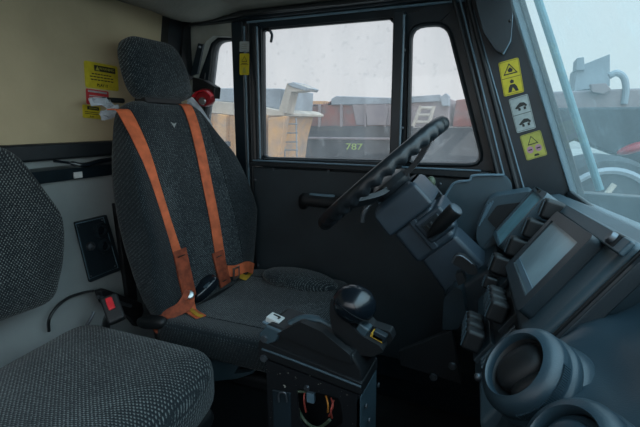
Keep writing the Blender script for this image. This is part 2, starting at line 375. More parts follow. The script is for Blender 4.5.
h = P(MB().tube(smooth([atY(303, 204, 1.545), atY(304, 199, 1.505), atY(310, 200, 1.50), atY(330, 202, 1.50), atY(345, 203, 1.50), atY(347, 206, 1.545)]), .018, 12, sx=1.3), 'door_handle', 'black', d)
P(MB().box(atY(322, 195.5, 1.497), (.10, .008, .012)), 'handle_cap', 'rail', d, bevel=.003)
# A pillar on the driver's side
t4 = thing('trim_4', None, None, (.0, 1.54, 1.1)); t4['kind'] = 'structure'; bpy.context.view_layer.update()
ap = lambda l, y: [atY(u, v, y) for u, v in l]
P(MB().prism(ap([(462, -14), (512, -14), (580, 205), (500, 205)], 1.52), (0, .06, 0)), 'post', 'pillar', t4, bevel=.006)
P(MB().prism(ap([(507, -14), (515, -14), (579, 192), (572, 200)], 1.51), (0, .03, 0)), 'edge_trim', 'rail', t4, bevel=.004)  # paler strip, the highlight on the pillar edge is put into its colour
P(MB().prism(ap([(515, -14), (521, -14), (585, 195), (579, 197)], 1.50), (0, .03, 0)), 'glass_seal', 'rubber', t4, bevel=.003)
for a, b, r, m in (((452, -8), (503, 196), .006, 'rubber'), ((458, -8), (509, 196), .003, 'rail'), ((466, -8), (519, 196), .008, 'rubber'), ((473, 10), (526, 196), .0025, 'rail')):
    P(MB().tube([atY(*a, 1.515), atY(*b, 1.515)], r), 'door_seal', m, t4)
# windshield
wA, wB, wT = V((.305, -.25, .87)), V((.152, 1.60, .87)), V((-.088, 1.60, 1.50))
nW = (wB - wA).cross(wT - wB).normalized(); wT0 = wA + (wT - wB)
w2 = thing('window_2', None, None, (wA + wB) / 2); w2['kind'] = 'structure'; bpy.context.view_layer.update()
P(MB().prism([wA, wB, wT, wT0], nW * .006), 'windshield_glass', 'wglass', w2)
P(MB().tube([wA, wB], .012), 'rubber_seal', 'rubber', w2)
P(MB().tube([wT0, wT], .03), 'top_rail', 'pillar', w2)

# ================================================================== SEATS
def panel(name, m, root, pts, r, top, bot, p, mw, deform=None, n=72, rings=14):
    out = resample(rpoly([V(q) for q in pts], r), n)
    o = MB().pillow(out, top, bot, p, rings, deform).build(name, m, None, ang=80)
    o.parent = root; o.matrix_parent_inverse = root.matrix_world.inverted(); o.matrix_world = mw; return o
def seat(name, label, base, m, side, rec, hh, passenger=False):
    r = root_at(name, label, 'seat', (base[0], base[1], 0), 'woven cab seats')
    bpy.context.view_layer.update()
    bx, by, bz = base
    # cushion: local x = +Y(world), y = +X world (forward), z up
    fr = frame((bx + .21, by, bz - .07), (0, 1, 0), (1, 0, 0), (0, 0, 1)); fr = frame((bx + .21, by, bz - .07), (0, -1, 0), (1, 0, 0), (0, 0, 1))
    W = .255 if passenger else .28
    fwd = .225 if passenger else .235
    def dfc(x, y, z):
        if z > 0:
            z += .022 * max(0, (abs(x) - .15) / .1) ** 1.5 - .012 * math.exp(-(x / .12) ** 2)
            z -= .35 * max(0, y - fwd + .07) ** 1.0 * (.25)
        if 0: z += .04 * math.exp(-(((x + .185) / .075) ** 2 + ((y - .10) / .15) ** 2) ** 2) * (1 if z > 0 else 0)
        return x, y, z
    panel('seat_cushion', m, r, [(-W, -.26), (W, -.26), (W, fwd - .02), (W * .55, fwd + .015), (-W * .55, fwd + .015), (-W, fwd - .02)], .085, .07, (.075 if passenger else .012), 4.2, fr, dfc, 96, 18)
    out = resample(rpoly([V(q) for q in [(-W, -.26), (W, -.26), (W, fwd - .02), (W * .55, fwd + .015), (-W * .55, fwd + .015), (-W, fwd - .02)]], .085), 96)
    # backrest: local x = -Y, y = up the back, z = forward
    a = math.radians(rec); up = V((-math.sin(a), 0, math.cos(a))); fw = V((math.cos(a), 0, math.sin(a)))
    bo = V((-1.14, by, .60)) if passenger else V((bx - .015, by, bz - .02)); fb = frame(bo, (0, 1, 0), up, fw)
    wb, wm, wt = (.26, .285, .175) if not passenger else (.235, .265, .20)
    bh = .69 if not passenger else .43
    def dfb(x, y, z):
        k = max(0, min(1, (y - .05) / .2)) * max(0, min(1, (bh - y) / .2))
        if z > 0: z += .035 * max(0, (abs(x) - .12) / .1) ** 1.3 * k - .008 * math.exp(-(x / .1) ** 2)
        return x, y, z
    h1, h2, h3 = (.12, .3, .47) if not passenger else (.08, .2, .3)
    pts = [(-wb, 0), (wb, 0), (wm, h1), (wm + .006, h2), (wm - .02, h3), (wt, bh), (-wt, bh), (-wm + .02, h3), (-wm - .006, h2), (-wm, h1)]
    panel('backrest', m, r, pts, [.06, .06, .05, .08, .1, .07, .07, .1, .08, .05], .055 if not passenger else .05, .055 if not passenger else .04, 3.2, fb, dfb, 120, 18)
    if hh:
        fhd = frame(V((bx - .015, by, bz - .02)) + up * (bh + .104) + fw * .01 + V((0, .012, 0)), (0, 1, 0), up, fw)
        panel('headrest', m, r, [(-.125, -.100), (.128, -.100), (.143, -.01), (.112, .102), (-.120, .102), (-.138, 0)], [.05, .05, .06, .075, .06, .06], .05, .05, 3.0, fhd, None, 72, 14)
        P(MB().box(V((bx - .015, by, bz - .02)) + up * (bh + .004) + fw * .0, (.05, .17, .03), frame((0, 0, 0), fw, (0, 1, 0), up).to_3x3()), 'headrest_bracket', 'black', r, bevel=.006)
    # shell, base and suspension
    P(MB().box((bx + .2, by, bz - .155), (.44, .46, .05)), 'seat_pan', 'black', r, bevel=.02)
    P(MB().box((bx + .18, by, (bz - .18) / 2), (.34, .34, bz - .18)), 'pedestal', 'rubber', r, bevel=.03)
    if not passenger: P(MB().prism([V((bx - .10, by - .2, bz - .12)), V((bx + .03, by - .2, bz - .12)), V((bx - .1, by - .2, bz + .35)), V((bx - .145, by - .2, bz + .35))], (0, .4, 0)), 'back_shell', 'black', r, bevel=.015)
    return r, fb, fr
ds, fbD, frD = seat('driver_seat', 'high-backed grey woven seat with headrest beside the driver door, orange straps over it', (-.93, 1.225, .50), 'fab2', 'fabside', 15, True)
ps, fbP, frP = seat('passenger_seat', 'coarse-woven grey seat without visible headrest at the left edge, nearest the camera', (-1.02, .545, .555), 'fab1', 'fab1', 6, False, True)
bpy.context.view_layer.update()
# driver's seat: side recline cover and lift handle
P(MB().prism([atY(u, v, .965) for u, v in [(186, 352), (205, 352), (236, 360), (254, 356), (262, 362), (252, 374), (236, 379), (210, 382), (198, 380)]], (0, .03, 0),
    [[atY(u, v, .965) for u, v in [(240, 364), (254, 361), (258, 366), (250, 372), (234, 374)]]]), 'side_lever', 'dash', ds, bevel=.004)
P(MB().ball(atY(207, 356, .962), .007), 'bolt', 'steel', ds)
P(MB().ball(atY(152, 322, .955), (.055, .022, .020), rot=Matrix.Rotation(-.15, 3, 'Y'), p=2.6), 'recliner_cover', 'black', ds)
# seat logo: small pale crest on the backrest
def hitter(objs):
    dg = bpy.context.evaluated_depsgraph_get(); trees = []
    for o in objs:
        me = o.evaluated_get(dg).to_mesh(); mw = o.matrix_world
        trees.append(BVHTree.FromPolygons([mw @ v.co for v in me.vertices], [tuple(p.vertices) for p in me.polygons]))
    def hit(u, v, off=.004):
        dd = ray(u, v).normalized(); best = None
        for t in trees:
            h = t.ray_cast(CAM, dd)
            if h[0] is not None and (best is None or h[3] < best[2]): best = (h[0], h[1], h[3])
        if best is None: raise ValueError((u, v))
        n = best[1] if best[1].dot(dd) < 0 else -best[1]
        return best[0] + n * off, n
    return hit
kids = {c.name.split('.')[0]: c for c in ds.children}
for k, lim in (('backrest', .165), ('seat_cushion', .19)):
    me = kids[k].data; me.materials.append(M['fabside'])
    for p in me.polygons:
        if abs(p.center.x) > lim or p.center.z < -.005: p.material_index = 1
    for sg in (-1, 1):      # seam cord between centre and side fabric
        pts = [v.co.copy() for v in me.vertices if abs(v.co.x - sg * lim) < .012 and v.co.z > .01]; pts.sort(key=lambda q: q.y)
        pts = [V((sg * lim, sum(q.y for q in pts[i:i + 3]) / 3, sum(q.z for q in pts[i:i + 3]) / 3)) for i in range(0, len(pts) - 3, 3)]
        if len(pts) > 3:
            o = MB().tube(pts, .0022, 6).build('seam', 'fabside', None); o.parent = kids[k]
hs = hitter([kids['backrest'], kids['seat_cushion']])
lo = [(.15 * math.cos(a) , .072 * math.sin(a)) for a in [2 * PI * i / 48 for i in range(48)]]
bo_ = MB().pillow(lo, .040, .03, 2.2, 10).build('thigh_bolster', 'fab2', None, ang=80); bo_.parent = ds; bo_.matrix_parent_inverse = ds.matrix_world.inverted()
bo_.matrix_world = frame(V((-.70, 1.425, .505)), (1, .05, -.06), (0, 1, 0), (.06, 0, 1))
crest = [hs(u, v, .0015)[0] for u, v in [(170, 122), (173.5, 124), (176, 123), (174, 128)]]
P(MB().prism(crest, hs(173, 124, 0)[1] * .001), 'crest', 'stwhite', ds)
# ================================================================== HARNESS
def safe(hit, u, v, off, last=[None]):
    try: last[0] = hit(u, v, off)
    except ValueError: pass
    return last[0]
def strapon(hit, pix, off=.006, n=None):
    ps_ = []; ns = []
    for (u, v) in pix:
        try: a = hit(u, v, off)
        except ValueError: print('miss', u, v); continue
        ps_.append(a[0]); ns.append(a[1])
    return ps_, ns
hr = root_at('seat_harness', 'orange webbing harness hanging over both shoulders of the driver seat', 'seat belt', hs(200, 285)[0])
sl = [(120, 105), (127, 118), (137, 140), (147, 165), (157, 195), (168, 230), (178, 262), (186, 290)]
sr = [(188, 112), (194, 130), (200, 155), (206, 185), (212, 215), (217, 245), (220, 266), (222, 280)]
pl, nl = strapon(hs, sl, .007); pr, nr = strapon(hs, sr, .007)
pl = [pl[0] + V((-.055, .0, .02)), pl[0] + V((-.02, 0, .02))] + pl
pr = [pr[0] + V((-.07, .0, .025)), pr[0] + V((-.02, 0, .022))] + pr
P(MB().ribbon(pl, V((.25, 1, 0)), .040, .003, prof=[1.1, 1.1, 1.1, .95, .65, .6, .75, .95]), 'shoulder_strap', 'orange', hr)
P(MB().ribbon(pr, V((.25, 1, 0)), .040, .003), 'shoulder_strap', 'orange', hr)
for k, (u0, v0, u1, v1, s) in enumerate(((176, 250, 187, 297, 'l'), (215, 252, 223, 284, 'r'))):
    q, _ = strapon(hs, [(u0 + (u1 - u0) * i / 4, v0 + (v1 - v0) * i / 4) for i in range(5)], .011)
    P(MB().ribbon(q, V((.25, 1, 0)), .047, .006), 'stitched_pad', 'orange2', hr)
    for t in (.12, .85):
        c = q[0].lerp(q[-1], t); P(MB().box(c + V((.006, 0, 0)), (.002, .036, .003)), 'stitching', 'ink', hr)
c = hs(185, 294, .018)[0]
P(MB().lathe([(.0, -.002), (.011, -.002), (.014, .002), (.011, .006), (.004, .007), (0, .007)], c, (.6, -.6, .5), 20), 'ring', 'metal', hr)
lap = [(186, 292, .012), (182, 304, .02), (170, 318, .012), (157, 328, .008), (149, 333, .01)]
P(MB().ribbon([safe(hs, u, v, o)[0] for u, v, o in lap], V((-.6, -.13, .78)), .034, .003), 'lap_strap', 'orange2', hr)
lap2 = [(185, 295, .014), (186, 306, .02), (192, 314, .008), (201, 319, .006)]
P(MB().ribbon([safe(hs, u, v, o)[0] for u, v, o in lap2], V((.2, 1, 0)), .032, .003), 'strap_tail', 'orange', hr)
P(MB().ribbon([safe(hs, u, v, o)[0] for u, v, o in [(190, 312, .012), (196, 317, .009), (202, 319, .008)]], V((.2, 1, 0)), .012, .004), 'yellow_edge', 'yellowweb', hr)
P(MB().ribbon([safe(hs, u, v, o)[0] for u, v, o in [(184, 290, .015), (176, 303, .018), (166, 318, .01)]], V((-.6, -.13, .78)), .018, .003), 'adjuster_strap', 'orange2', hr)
# far side: hook strap with metal buckle and yellow end
P(MB().ribbon([safe(hs, u, v, o)[0] for u, v, o in [(224, 271, .014), (232, 270, .02), (240, 266, .03), (248, 268, .022)]], V((0, .1, 1)), .040, .004), 'end_strap', 'orange', hr)
P(MB().ribbon([safe(hs, u, v, o)[0] for u, v, o in [(235, 274, .014), (243, 276, .016), (252, 274, .01)]], V((0, .3, 1)), .020, .005), 'yellow_end', 'yellowweb', hr)
q = hs(231, 272, .024)[0]
P(MB().box(q + V((0, 0, .018)), (.006, .032, .006)).box(q + V((0, 0, -.02)), (.006, .032, .006)).box(q + V((0, -.016, 0)), (.006, .006, .044)).box(q + V((0, .016, 0)), (.006, .006, .044)), 'buckle', 'metal', hr, bevel=.0015)
# black buckle lying in the crease of the driver's seat
q, n = hs(201, 288, .012)
bk = root_at('seat_belt_buckle', 'black glossy belt buckle lying in the crease between cushion and backrest', 'belt buckle', q)
rt = frame((0, 0, 0), (.25, .75, .6), (-.9, .35, -.1), (0, -.6, .7)).to_3x3()
P(MB().ball(q, (.056, .028, .022), rot=Matrix.Rotation(math.radians(0), 3, 'Z') @ Matrix(((.3, -.95, 0), (.8, .25, -.5), (.5, .15, .85))), p=3), 'housing', 'gloss', bk)
P(MB().box(q + V((.018, -.008, .016)), (.012, .026, .006), Matrix.Rotation(.5, 3, 'X')), 'release_button', 'dash', bk, bevel=.002)

# wrapped belt reels behind the headrest
q = atY(203, 97, 1.46)
br = root_at('belt_reel', 'red and black belt reel with torn plastic wrap right of the driver headrest', 'belt reel', q)
P(MB().prism([atY(u, v, 1.47) for u, v in [(192, 77), (203, 80), (215, 87), (214, 99), (206, 94), (192, 92)]], (0, .04, 0)), 'bracket', 'black', br, bevel=.004)
P(MB().tube([atY(204, 82, 1.48), atY(205, 73, 1.48)], .003), 'pin', 'black', br)
P(MB().lathe([(.0, 0), (.030, 0), (.034, .01), (.034, .035), (0, .035)], atY(203, 98, 1.44), (-.2, 1, .1), 28), 'reel_drum', 'darkred', br)
P(MB().lathe([(.0, -.012), (.012, -.012), (.015, -.004), (0, .006)], atY(203, 101, 1.43), (-.2, 1, .1), 20), 'reel_hub', 'metal', br)
P(MB().ribbon([atY(193, 97, 1.42), atY(198, 92, 1.425), atY(206, 91, 1.43), atY(212, 96, 1.435)], V((0, 1, .1)), .02, .004), 'red_band', 'red', br)
def crumple(name, root, pts, w, seed):
    rnd = random.Random(seed); mb = MB()
    for k in range(3):
        mb.ribbon([V(p) + V((rnd.uniform(-1, 1), rnd.uniform(-1, 1), rnd.uniform(-1, 1))) * .006 for p in pts], V((rnd.uniform(-.4, .4), 1, rnd.uniform(-.6, .6))), w * rnd.uniform(.6, 1), .002)
    return P(mb, name, 'film', root)
crumple('plastic_wrap', br, [atY(189, 99, 1.41), atY(195, 106, 1.42), atY(201, 114, 1.43), atY(207, 124, 1.44), atY(210, 134, 1.45)], .035, 3)
q = atY(116, 107, 1.10)
br2 = root_at('wrapped_strap_guide', 'clear plastic wrap crumpled round the strap guide left of the headrest, beside the rear stickers', 'plastic wrap', q)
crumple('plastic_wrap', br2, [q + V((-.02, -.075, .015)), q + V((-.01, -.045, .012)), q + V((0, -.02, .004)), q + V((.01, 0, -.004))], .035, 5)
crumple('plastic_wrap', br2, [q + V((0, -.055, -.03)), q + V((0, -.03, -.018)), q + V((.01, 0, -.004))], .03, 9)
P(MB().tube([q + V((-.02, -.03, .022)), q + V((-.02, .05, .022))], .008), 'guide_bar', 'black', br2)

# red release buckle of the passenger seat
q = atZ(113, 309, .61)
rb = root_at('belt_buckle', 'black belt buckle with bright red release button behind the passenger seat cushion', 'belt buckle', q)
_z = V((.45, -.65, .62)).normalized(); _x = V((.35, .75, .3)); _x = -(_x - _z * _x.dot(_z)).normalized(); _x = (V((-.3, -.1, .9)) - _z * V((-.3, -.1, .9)).dot(_z)).normalized(); bR = frame((0, 0, 0), _x, _z.cross(_x), _z).to_3x3()
P(MB().box(q, (.075, .042, .026), bR), 'housing', 'black', rb, bevel=.007)
P(MB().box(q + bR @ V((.012, 0, .011)), (.034, .017, .012), bR), 'release_button', 'red', rb, bevel=.003)
P(MB().tube(smooth([q, q + V((-.05, .02, -.05)), q + V((-.08, .03, -.12))]), .011), 'stalk', 'cable', rb)
# bracket with rods behind it
q = atX(122, 302, -1.17)
ab = root_at('belt_anchor', 'dark metal anchor bracket on the rear wall above the red belt buckle', 'bracket', q)
P(MB().prism([atX(u, v, -1.2) for u, v in [(93, 290), (100, 288), (136, 302), (138, 310), (132, 326), (124, 316), (98, 302)]], (.03, 0, 0)), 'bracket_plate', 'black', ab, bevel=.005)
P(MB().tube([atX(98, 297, -1.165), atX(131, 306, -1.165)], .006), 'rod', 'steel', ab)
P(MB().tube([atX(94, 312, -1.19), atX(90, 320, -1.19), atX(84, 330, -1.2)], .005), 'pin', 'steel', ab)
cb = MB().tube(smooth([atX(49, 331, -1.24), atX(49, 320, -1.22), atX(56, 308, -1.22), atX(68, 298, -1.225), atX(82, 293, -1.225), atX(94, 291, -1.20)]), .0045).build('cable', 'cable')
tag(cb, 'thin black cable arching over the grey rear wall behind the passenger seat', 'cable')
# socket panel on the rear wall
sp = root_at('socket_panel', 'black panel with round sockets and gauge on the grey rear wall between the seats', 'socket panel', atX(96, 248, -1.25))
P(MB().prism([atX(u, v, -1.25) for u, v in [(73, 222), (104, 214.5), (120, 269), (88, 282)]], (.014, 0, 0)), 'plate', 'dash2', sp, bevel=.003)
P(MB().prism([atX(u, v, -1.236) for u, v in [(76, 224.5), (103, 218), (117, 267), (90, 278)]], (.003, 0, 0)), 'face_plate', 'dash2', sp, bevel=.002)
_fp = [atX(u, v, -1.232) for u, v in [(75.5, 224), (103.3, 217.3), (118, 267.5), (89.5, 279)]]
P(MB().tube(_fp + [_fp[0]], .0016, 6, caps=False), 'plate_edge', 'rail', sp)
for u, v, r, m in ((99, 230, .026, 'dash2'), (103, 246, .024, 'dash2'), (89, 246, .014, 'steel')):
    g = P(MB().lathe([(r * .55, .006), (r * .62, .016), (r * .95, .014), (r, .006), (r, -.004)], atX(u, v, -1.236), (1, 0, 0), 28), 'socket', m, sp)
    P(MB().lathe([(0, .008), (r * .5, .008), (r * .56, .002)], atX(u, v, -1.236), (1, 0, 0), 20), 'socket_cap', 'steel' if r < .02 else 'gloss', sp)
for u, v in ((78, 226), (102, 220), (115, 266), (91, 276)): P(MB().ball(atX(u, v, -1.232), .003, 8, 6), 'screw', 'steel', sp)

bl = MB().prism([atX(u, v, -1.22) for u, v in [(111, 203), (121, 203), (130, 262), (134, 300), (124, 296), (119, 262)]], (.02, 0, 0)).build('belt_rail', 'black', bevel=.004)
tag(bl, 'upright black rail on the grey rear wall just left of the driver backrest', 'rail')
# things on the rear ledge
rod = MB().tube(smooth([atX(54, 161, -1.2), atX(70, 163, -1.2), atX(84, 165, -1.19), atX(100, 161, -1.19), atX(122, 158, -1.19)]), [.004] * 7 + [.007] * 18).build('rod', 'gloss')
tag(rod, 'thin black rod lying along the black rear ledge left of the driver seat', 'rod')
pad = root_at('corner_pad', 'tall black pad in the upper rear corner above the driver headrest', 'pad', atX(178, 40, XR + .03))
P(MB().prism(rpoly([atX(u, v, XR + .0) for u, v in [(163, 5), (193, 5), (188, 80), (158, 80)]], .015), (.035, 0, 0)), 'body', 'rubber', pad, bevel=.006)
P(MB().prism([atX(u, v, XR + .035) for u, v in [(183, 14), (190, 14), (184, 70), (178, 70)]], (.012, 0, 0)), 'edge_strip', 'black', pad, bevel=.003)
# drooping headliner fold
rnd = random.Random(4)
mbh = MB(); rows = []
for i in range(15):
    t = i / 14; y = .9 + t * .68
    for j in range(8):
        s = j / 7; x = -1.265 + s * .26 + t * .08
        z = ZC - .004 - .055 * math.sin(PI * s) ** 1.5 * (.35 + .65 * math.sin(PI * min(1, t * 1.1))) - .012 * math.sin(9 * t + 4 * s)
        rows.append(V((x, y, z)))
vs = rows + [p + V((0, 0, .006)) for p in rows]; n0 = len(rows); fs = []
for i in range(14):
    for j in range(7):
        a = i * 8 + j; fs += [(a, a + 1, a + 9, a + 8), (a + n0, a + 8 + n0, a + 9 + n0, a + 1 + n0)]
mbh.add(vs, fs)
hl = mbh.build('roof_lining', 'liner'); tag(hl, 'sagging grey fabric roof lining above the rear corner and headrest', 'roof lining')
# pillar speaker / grip cover on the A pillar
pcv = root_at('pillar_cover', 'dark pointed plastic cover at the top of the windshield pillar above the stickers', 'cover', atY(495, 20, 1.49))
P(MB().prism(rpoly([atY(u, v, 1.50) for u, v in [(472, -14), (508, -14), (513, 16), (511, 42), (503, 56), (496, 52), (484, 34)]], .012), (0, -.04, 0)), 'shell', 'dash2', pcv, bevel=.012, seg=3)
P(MB().tube([atY(*p, 1.468) for p in [(507, -12), (512, 16), (510, 41), (503, 54)]], .003), 'edge_bead', 'rail', pcv)
P(MB().ball(atY(510, 21, 1.462), .005, 10, 8), 'screw', 'black', pcv)

# ================================================================== STICKERS
def sticker(name, label, corners, nrm, m, draw, border='ink', t=.0012):
    # corners: top-left, top-right, bottom-right, bottom-left (world)
    tl, tr, br_, bl = corners; c = (tl + tr + br_ + bl) / 4
    x = ((tr + br_) - (tl + bl)); w = x.length / 2 * 1.06; x.normalize(); yv = (tl + tr) - (bl + br_); hgt = yv.length / 2; yv = (yv - x * yv.dot(x)).normalized()
    z = x.cross(yv)
    fr = frame(c, x, yv, z); r = root_at(name, label, 'sticker', c); 
    sh = lambda px, py: fr @ V((px * w, py * hgt, 0))
    out = rpoly([sh(-.5, -.5), sh(.5, -.5), sh(.5, .5), sh(-.5, .5)], min(w, hgt) * .1)
    P(MB().prism(out, z * t), 'sheet', m, r)
    def poly(nm, pts, mm, lift=0): P(MB().prism([sh(a, b) + z * (t + lift * .0003) for a, b in pts], z * .0004), nm, mm, r)
    def bar(nm, x0, x1, y0, y1, mm, lift=0): poly(nm, [(x0, y0), (x1, y0), (x1, y1), (x0, y1)], mm, lift)
    def txt(nm, s, x0, y0, size, mm, lift=2): text_mesh(s, size * hgt, fr @ Matrix.Translation((x0 * w, y0 * hgt, t + lift * .0004)), nm, mm, r)
    draw(poly, bar, txt); return r
def q4(f, pts, k): return [f(u, v, k) for u, v in pts]
def d_warn(poly, bar, txt):
    bar('banner', -.22, .42, .18, .40, 'ink'); txt('lettering', 'WARNING', .15, .29, .15, 'olive')
    poly('warning_triangle', [(-.19, .21), (-.07, .21), (-.13, .37)], 'olive', 2)
    for k, (a, b) in enumerate(((-.30, .30), (-.36, .36), (-.34, .36))): 
        for j in range(7):
            x = a + (b - a) * j / 7; bar('text_line', x, x + (b - a) / 7 * .8, .06 - k * .11 - .02, .06 - k * .11 + .02, 'ink')
    txt('lettering', 'PLAY IT', 0, -.36, .16, 'ink', 1)
XS = XR + .001
sticker('warning_sticker', 'large yellow warning sticker with black banner on the beige rear wall, topmost of three', q4(atX, [(88, 62), (119, 67), (115, 91), (83, 86)], XS), 0, 'yellow', d_warn)
def d_red(poly, bar, txt):
    bar('header', -.42, .42, .30, .42, 'stwhite')
    for k in range(3): bar('text_line', -.38, .38 - .1 * k, .05 - k * .13, .11 - k * .13, 'stwhite')
    txt('lettering', 'PLAY', .1, -.36, .17, 'stwhite', 1)
sticker('warning_sticker', 'red sticker with white text under the large yellow sticker on the rear wall', q4(atX, [(88.5, 89), (109, 92), (107, 106), (85, 103.5)], XS), 0, 'stred', d_red)
def d_y3(poly, bar, txt):
    bar('banner', -.25, .40, .16, .42, 'ink'); txt('lettering', 'WARNING', .08, .29, .17, 'olive')
    for k in range(2): bar('text_line', -.38, .38, -.05 - k * .13, .0 - k * .13, 'ink')
    txt('lettering', 'PLAY', 0, -.36, .18, 'ink', 1)
sticker('warning_sticker', 'yellow sticker below the red one, lowest on the rear wall', q4(atX, [(85, 105), (101, 107), (99, 119), (81, 117)], XS), 0, 'yellow', d_y3)
def tri(poly, m, cx, cy, s, sy):
    poly('warning_triangle', [(cx - s, cy - sy), (cx + s, cy - sy), (cx, cy + sy)], 'ink', 0)
    poly('triangle_inside', [(cx - s * .74, cy - sy * .78), (cx + s * .74, cy - sy * .78), (cx, cy + sy * .68)], m, 1)
def frame_lines(bar, m='ink'):
    for a in (-.47, .455): bar('border', a, a + .015, -.47, .47, m)
    for a in (-.475, .465): bar('border', -.46, .46, a, a + .01, m)
def d_a1(poly, bar, txt):
    frame_lines(bar); bar('divider', -.46, .46, -.01, .005, 'ink'); tri(poly, 'yellow', 0, .25, .36, .16)
    poly('hand_symbol', [(-.08, .15), (.10, .15), (.14, .22), (.02, .29), (-.12, .23)], 'ink', 3)
    poly('person_symbol', [(-.26, -.42), (.26, -.42), (.20, -.28), (.10, -.20), (-.10, -.20), (-.20, -.28)], 'ink', 0)
    poly('person_head', [(-.08, -.17), (.08, -.17), (.10, -.10), (0, -.06), (-.10, -.10)], 'ink', 0)
    poly('triangle_inside', [(-.1, -.41), (.1, -.41), (0, -.29)], 'yellow', 2)
YS = 1.5185
sticker('pillar_sticker', 'bright yellow sticker with hand triangle and seated figure, topmost on the windshield pillar', q4(atY, [(497, 63), (516, 58.5), (525.5, 91), (506.5, 96.5)], YS), 0, 'yellow', d_a1)
def d_a2(poly, bar, txt):
    frame_lines(bar); bar('divider', -.46, .46, -.01, .005, 'ink')
    for cy in (.22, -.25):
        poly('vehicle_symbol', [(-.30, cy - .03), (-.12, cy + .05), (.02, cy + .10), (.22, cy + .08), (.34, cy), (.30, cy - .05), (.18, cy - .01), (-.02, cy - .02), (-.2, cy - .06)], 'ink', 0)
        poly('wheel_symbol', [(-.14, cy - .12), (-.02, cy - .12), (-.02, cy - .04), (-.14, cy - .04)], 'ink', 0)
        poly('wheel_symbol', [(.14, cy - .12), (.26, cy - .12), (.26, cy - .04), (.14, cy - .04)], 'ink', 0)
sticker('pillar_sticker', 'white sticker with two vehicle symbols, middle one on the windshield pillar', q4(atY, [(507.5, 99.5), (526, 94.5), (536.5, 127.5), (519, 133)], YS), 0, 'stwhite', d_a2)
def d_a3(poly, bar, txt):
    frame_lines(bar); tri(poly, 'olive', 0, .22, .26, .17)
    for cx in (-.2, .2):
        poly('round_symbol', [(cx + .16 * math.cos(a * PI / 6), -.13 + .14 * math.sin(a * PI / 6)) for a in range(12)], 'pink', 0)
        bar('symbol_bar', cx - .09, cx + .09, -.16, -.11, 'ink', 1)
    poly('car_symbol', [(-.1, -.42), (.16, -.42), (.12, -.34), (-.06, -.34)], 'ink', 0)
sticker('pillar_sticker', 'dull yellow sticker with triangle and two round symbols, lowest on the windshield pillar', q4(atY, [(519.5, 136), (539, 130.5), (547.5, 154.5), (528, 160.5)], YS), 0, 'olive', d_a3)
YB = 1.5535
sticker('post_sticker', 'small worn white sticker at the top of the door post', q4(atY, [(240, 41.5), (249, 41.5), (249, 52), (240, 52)], YB), 0, 'stwhite', lambda poly, bar, txt: [bar('text_line', -.3, .3, -.2 + .2 * k, -.12 + .2 * k, 'tan') for k in range(3)])
def d_b2(poly, bar, txt):
    tri(poly, 'yellow', 0, .25, .3, .13); bar('divider', -.4, .4, -.02, .0, 'ink'); poly('symbol', [(-.2, -.4), (.2, -.4), (.12, -.15), (-.12, -.15)], 'olive', 1); bar('text_line', -.3, .3, .03, .06, 'ink')
sticker('post_sticker', 'small yellow sticker with a triangle just under the white one on the door post', q4(atY, [(240, 53.5), (249, 53.5), (249, 75), (240, 75)], YB), 0, 'yellow', d_b2)

# ================================================================== STEERING
n = V((-.67, -.075, .74)).normalized(); vv = ray(382, 173.5).normalized(); n = (n - vv * (n.dot(vv) - .022)).normalized(); sx = V((0, 1, 0)); sx = (sx - n * sx.dot(n)).normalized(); sy = n.cross(sx).normalized()
wc = atY(381.5, 174, 1.25)
sw = root_at('steering_wheel', 'large black steering wheel with finger grips in front of the driver seat', 'steering wheel', wc)
RW = .213; mb = MB(); N1, N2 = 160, 14; vs = []; fs = []
for i in range(N1):
    a = 2 * PI * i / N1; rd = sx * math.cos(a) + sy * math.sin(a); c = wc + rd * RW
    bump = .0032 * (math.cos(a * 34))
    for k in range(N2):
        b = 2 * PI * k / N2; rr = .0195 + bump * 1.3 * max(0, -math.sin(b) + .25)
        vs.append(c + rd * math.cos(b) * rr + n * math.sin(b) * rr)
for i in range(N1):
    for k in range(N2): fs.append((i * N2 + k, i * N2 + (k + 1) % N2, ((i + 1) % N1) * N2 + (k + 1) % N2, ((i + 1) % N1) * N2 + k))
P(mb.add(vs, fs), 'rim', 'wheel', sw)
for ang in (20, 160, 270):
    a = math.radians(ang); rd = sx * math.cos(a) + sy * math.sin(a); sd = n.cross(rd)
    P(MB().ribbon([wc - n * .045 + rd * .03, wc - n * .04 + rd * .09, wc - n * .018 + rd * .16, wc + rd * .205], sd, .04, .014, ws=(.055, .032)), 'spoke', 'wheel', sw)
P(MB().lathe([(0, -.015), (.04, -.016), (.058, -.028), (.064, -.045), (.052, -.065), (0, -.07)], wc, n, 32), 'hub', 'wheel', sw)
# column
sc_ = root_at('steering_column', 'grey-blue steering column shroud with stalk and switches below the wheel', 'steering column', wc - n * .2)
def sect(t, w, h, off=0):    # section corners at distance t down the column
    o = wc - n * t + sy * off
    return [o + sx * a * w / 2 + sy * b * h / 2 for a, b in ((-1, -1), (1, -1), (1, 1), (-1, 1))]
def loft(secs, name, m, root, bevel=.008):
    mb = MB(); vs = [p for s in secs for p in s]; fs = []
    for i in range(len(secs) - 1):
        for k in range(4): fs.append((i * 4 + k, i * 4 + (k + 1) % 4, (i + 1) * 4 + (k + 1) % 4, (i + 1) * 4 + k))
    fs += [(3, 2, 1, 0), tuple(len(vs) - 4 + k for k in range(4))]
    return P(mb.add(vs, fs), name, m, root, bevel=bevel)
P(MB().lathe([(0, -.06), (.033, -.06), (.036, -.10), (0, -.10)], wc, n, 24), 'collar', 'column', sc_)
loft([sect(.062, .12, .12), sect(.075, .165, .15), sect(.150, .17, .155)], 'upper_shroud', 'column', sc_, .02)
loft([sect(.045, .05, .05, .03), sect(.075, .06, .06, .03)], 'horn_ring_base', 'rail', sc_, .006)
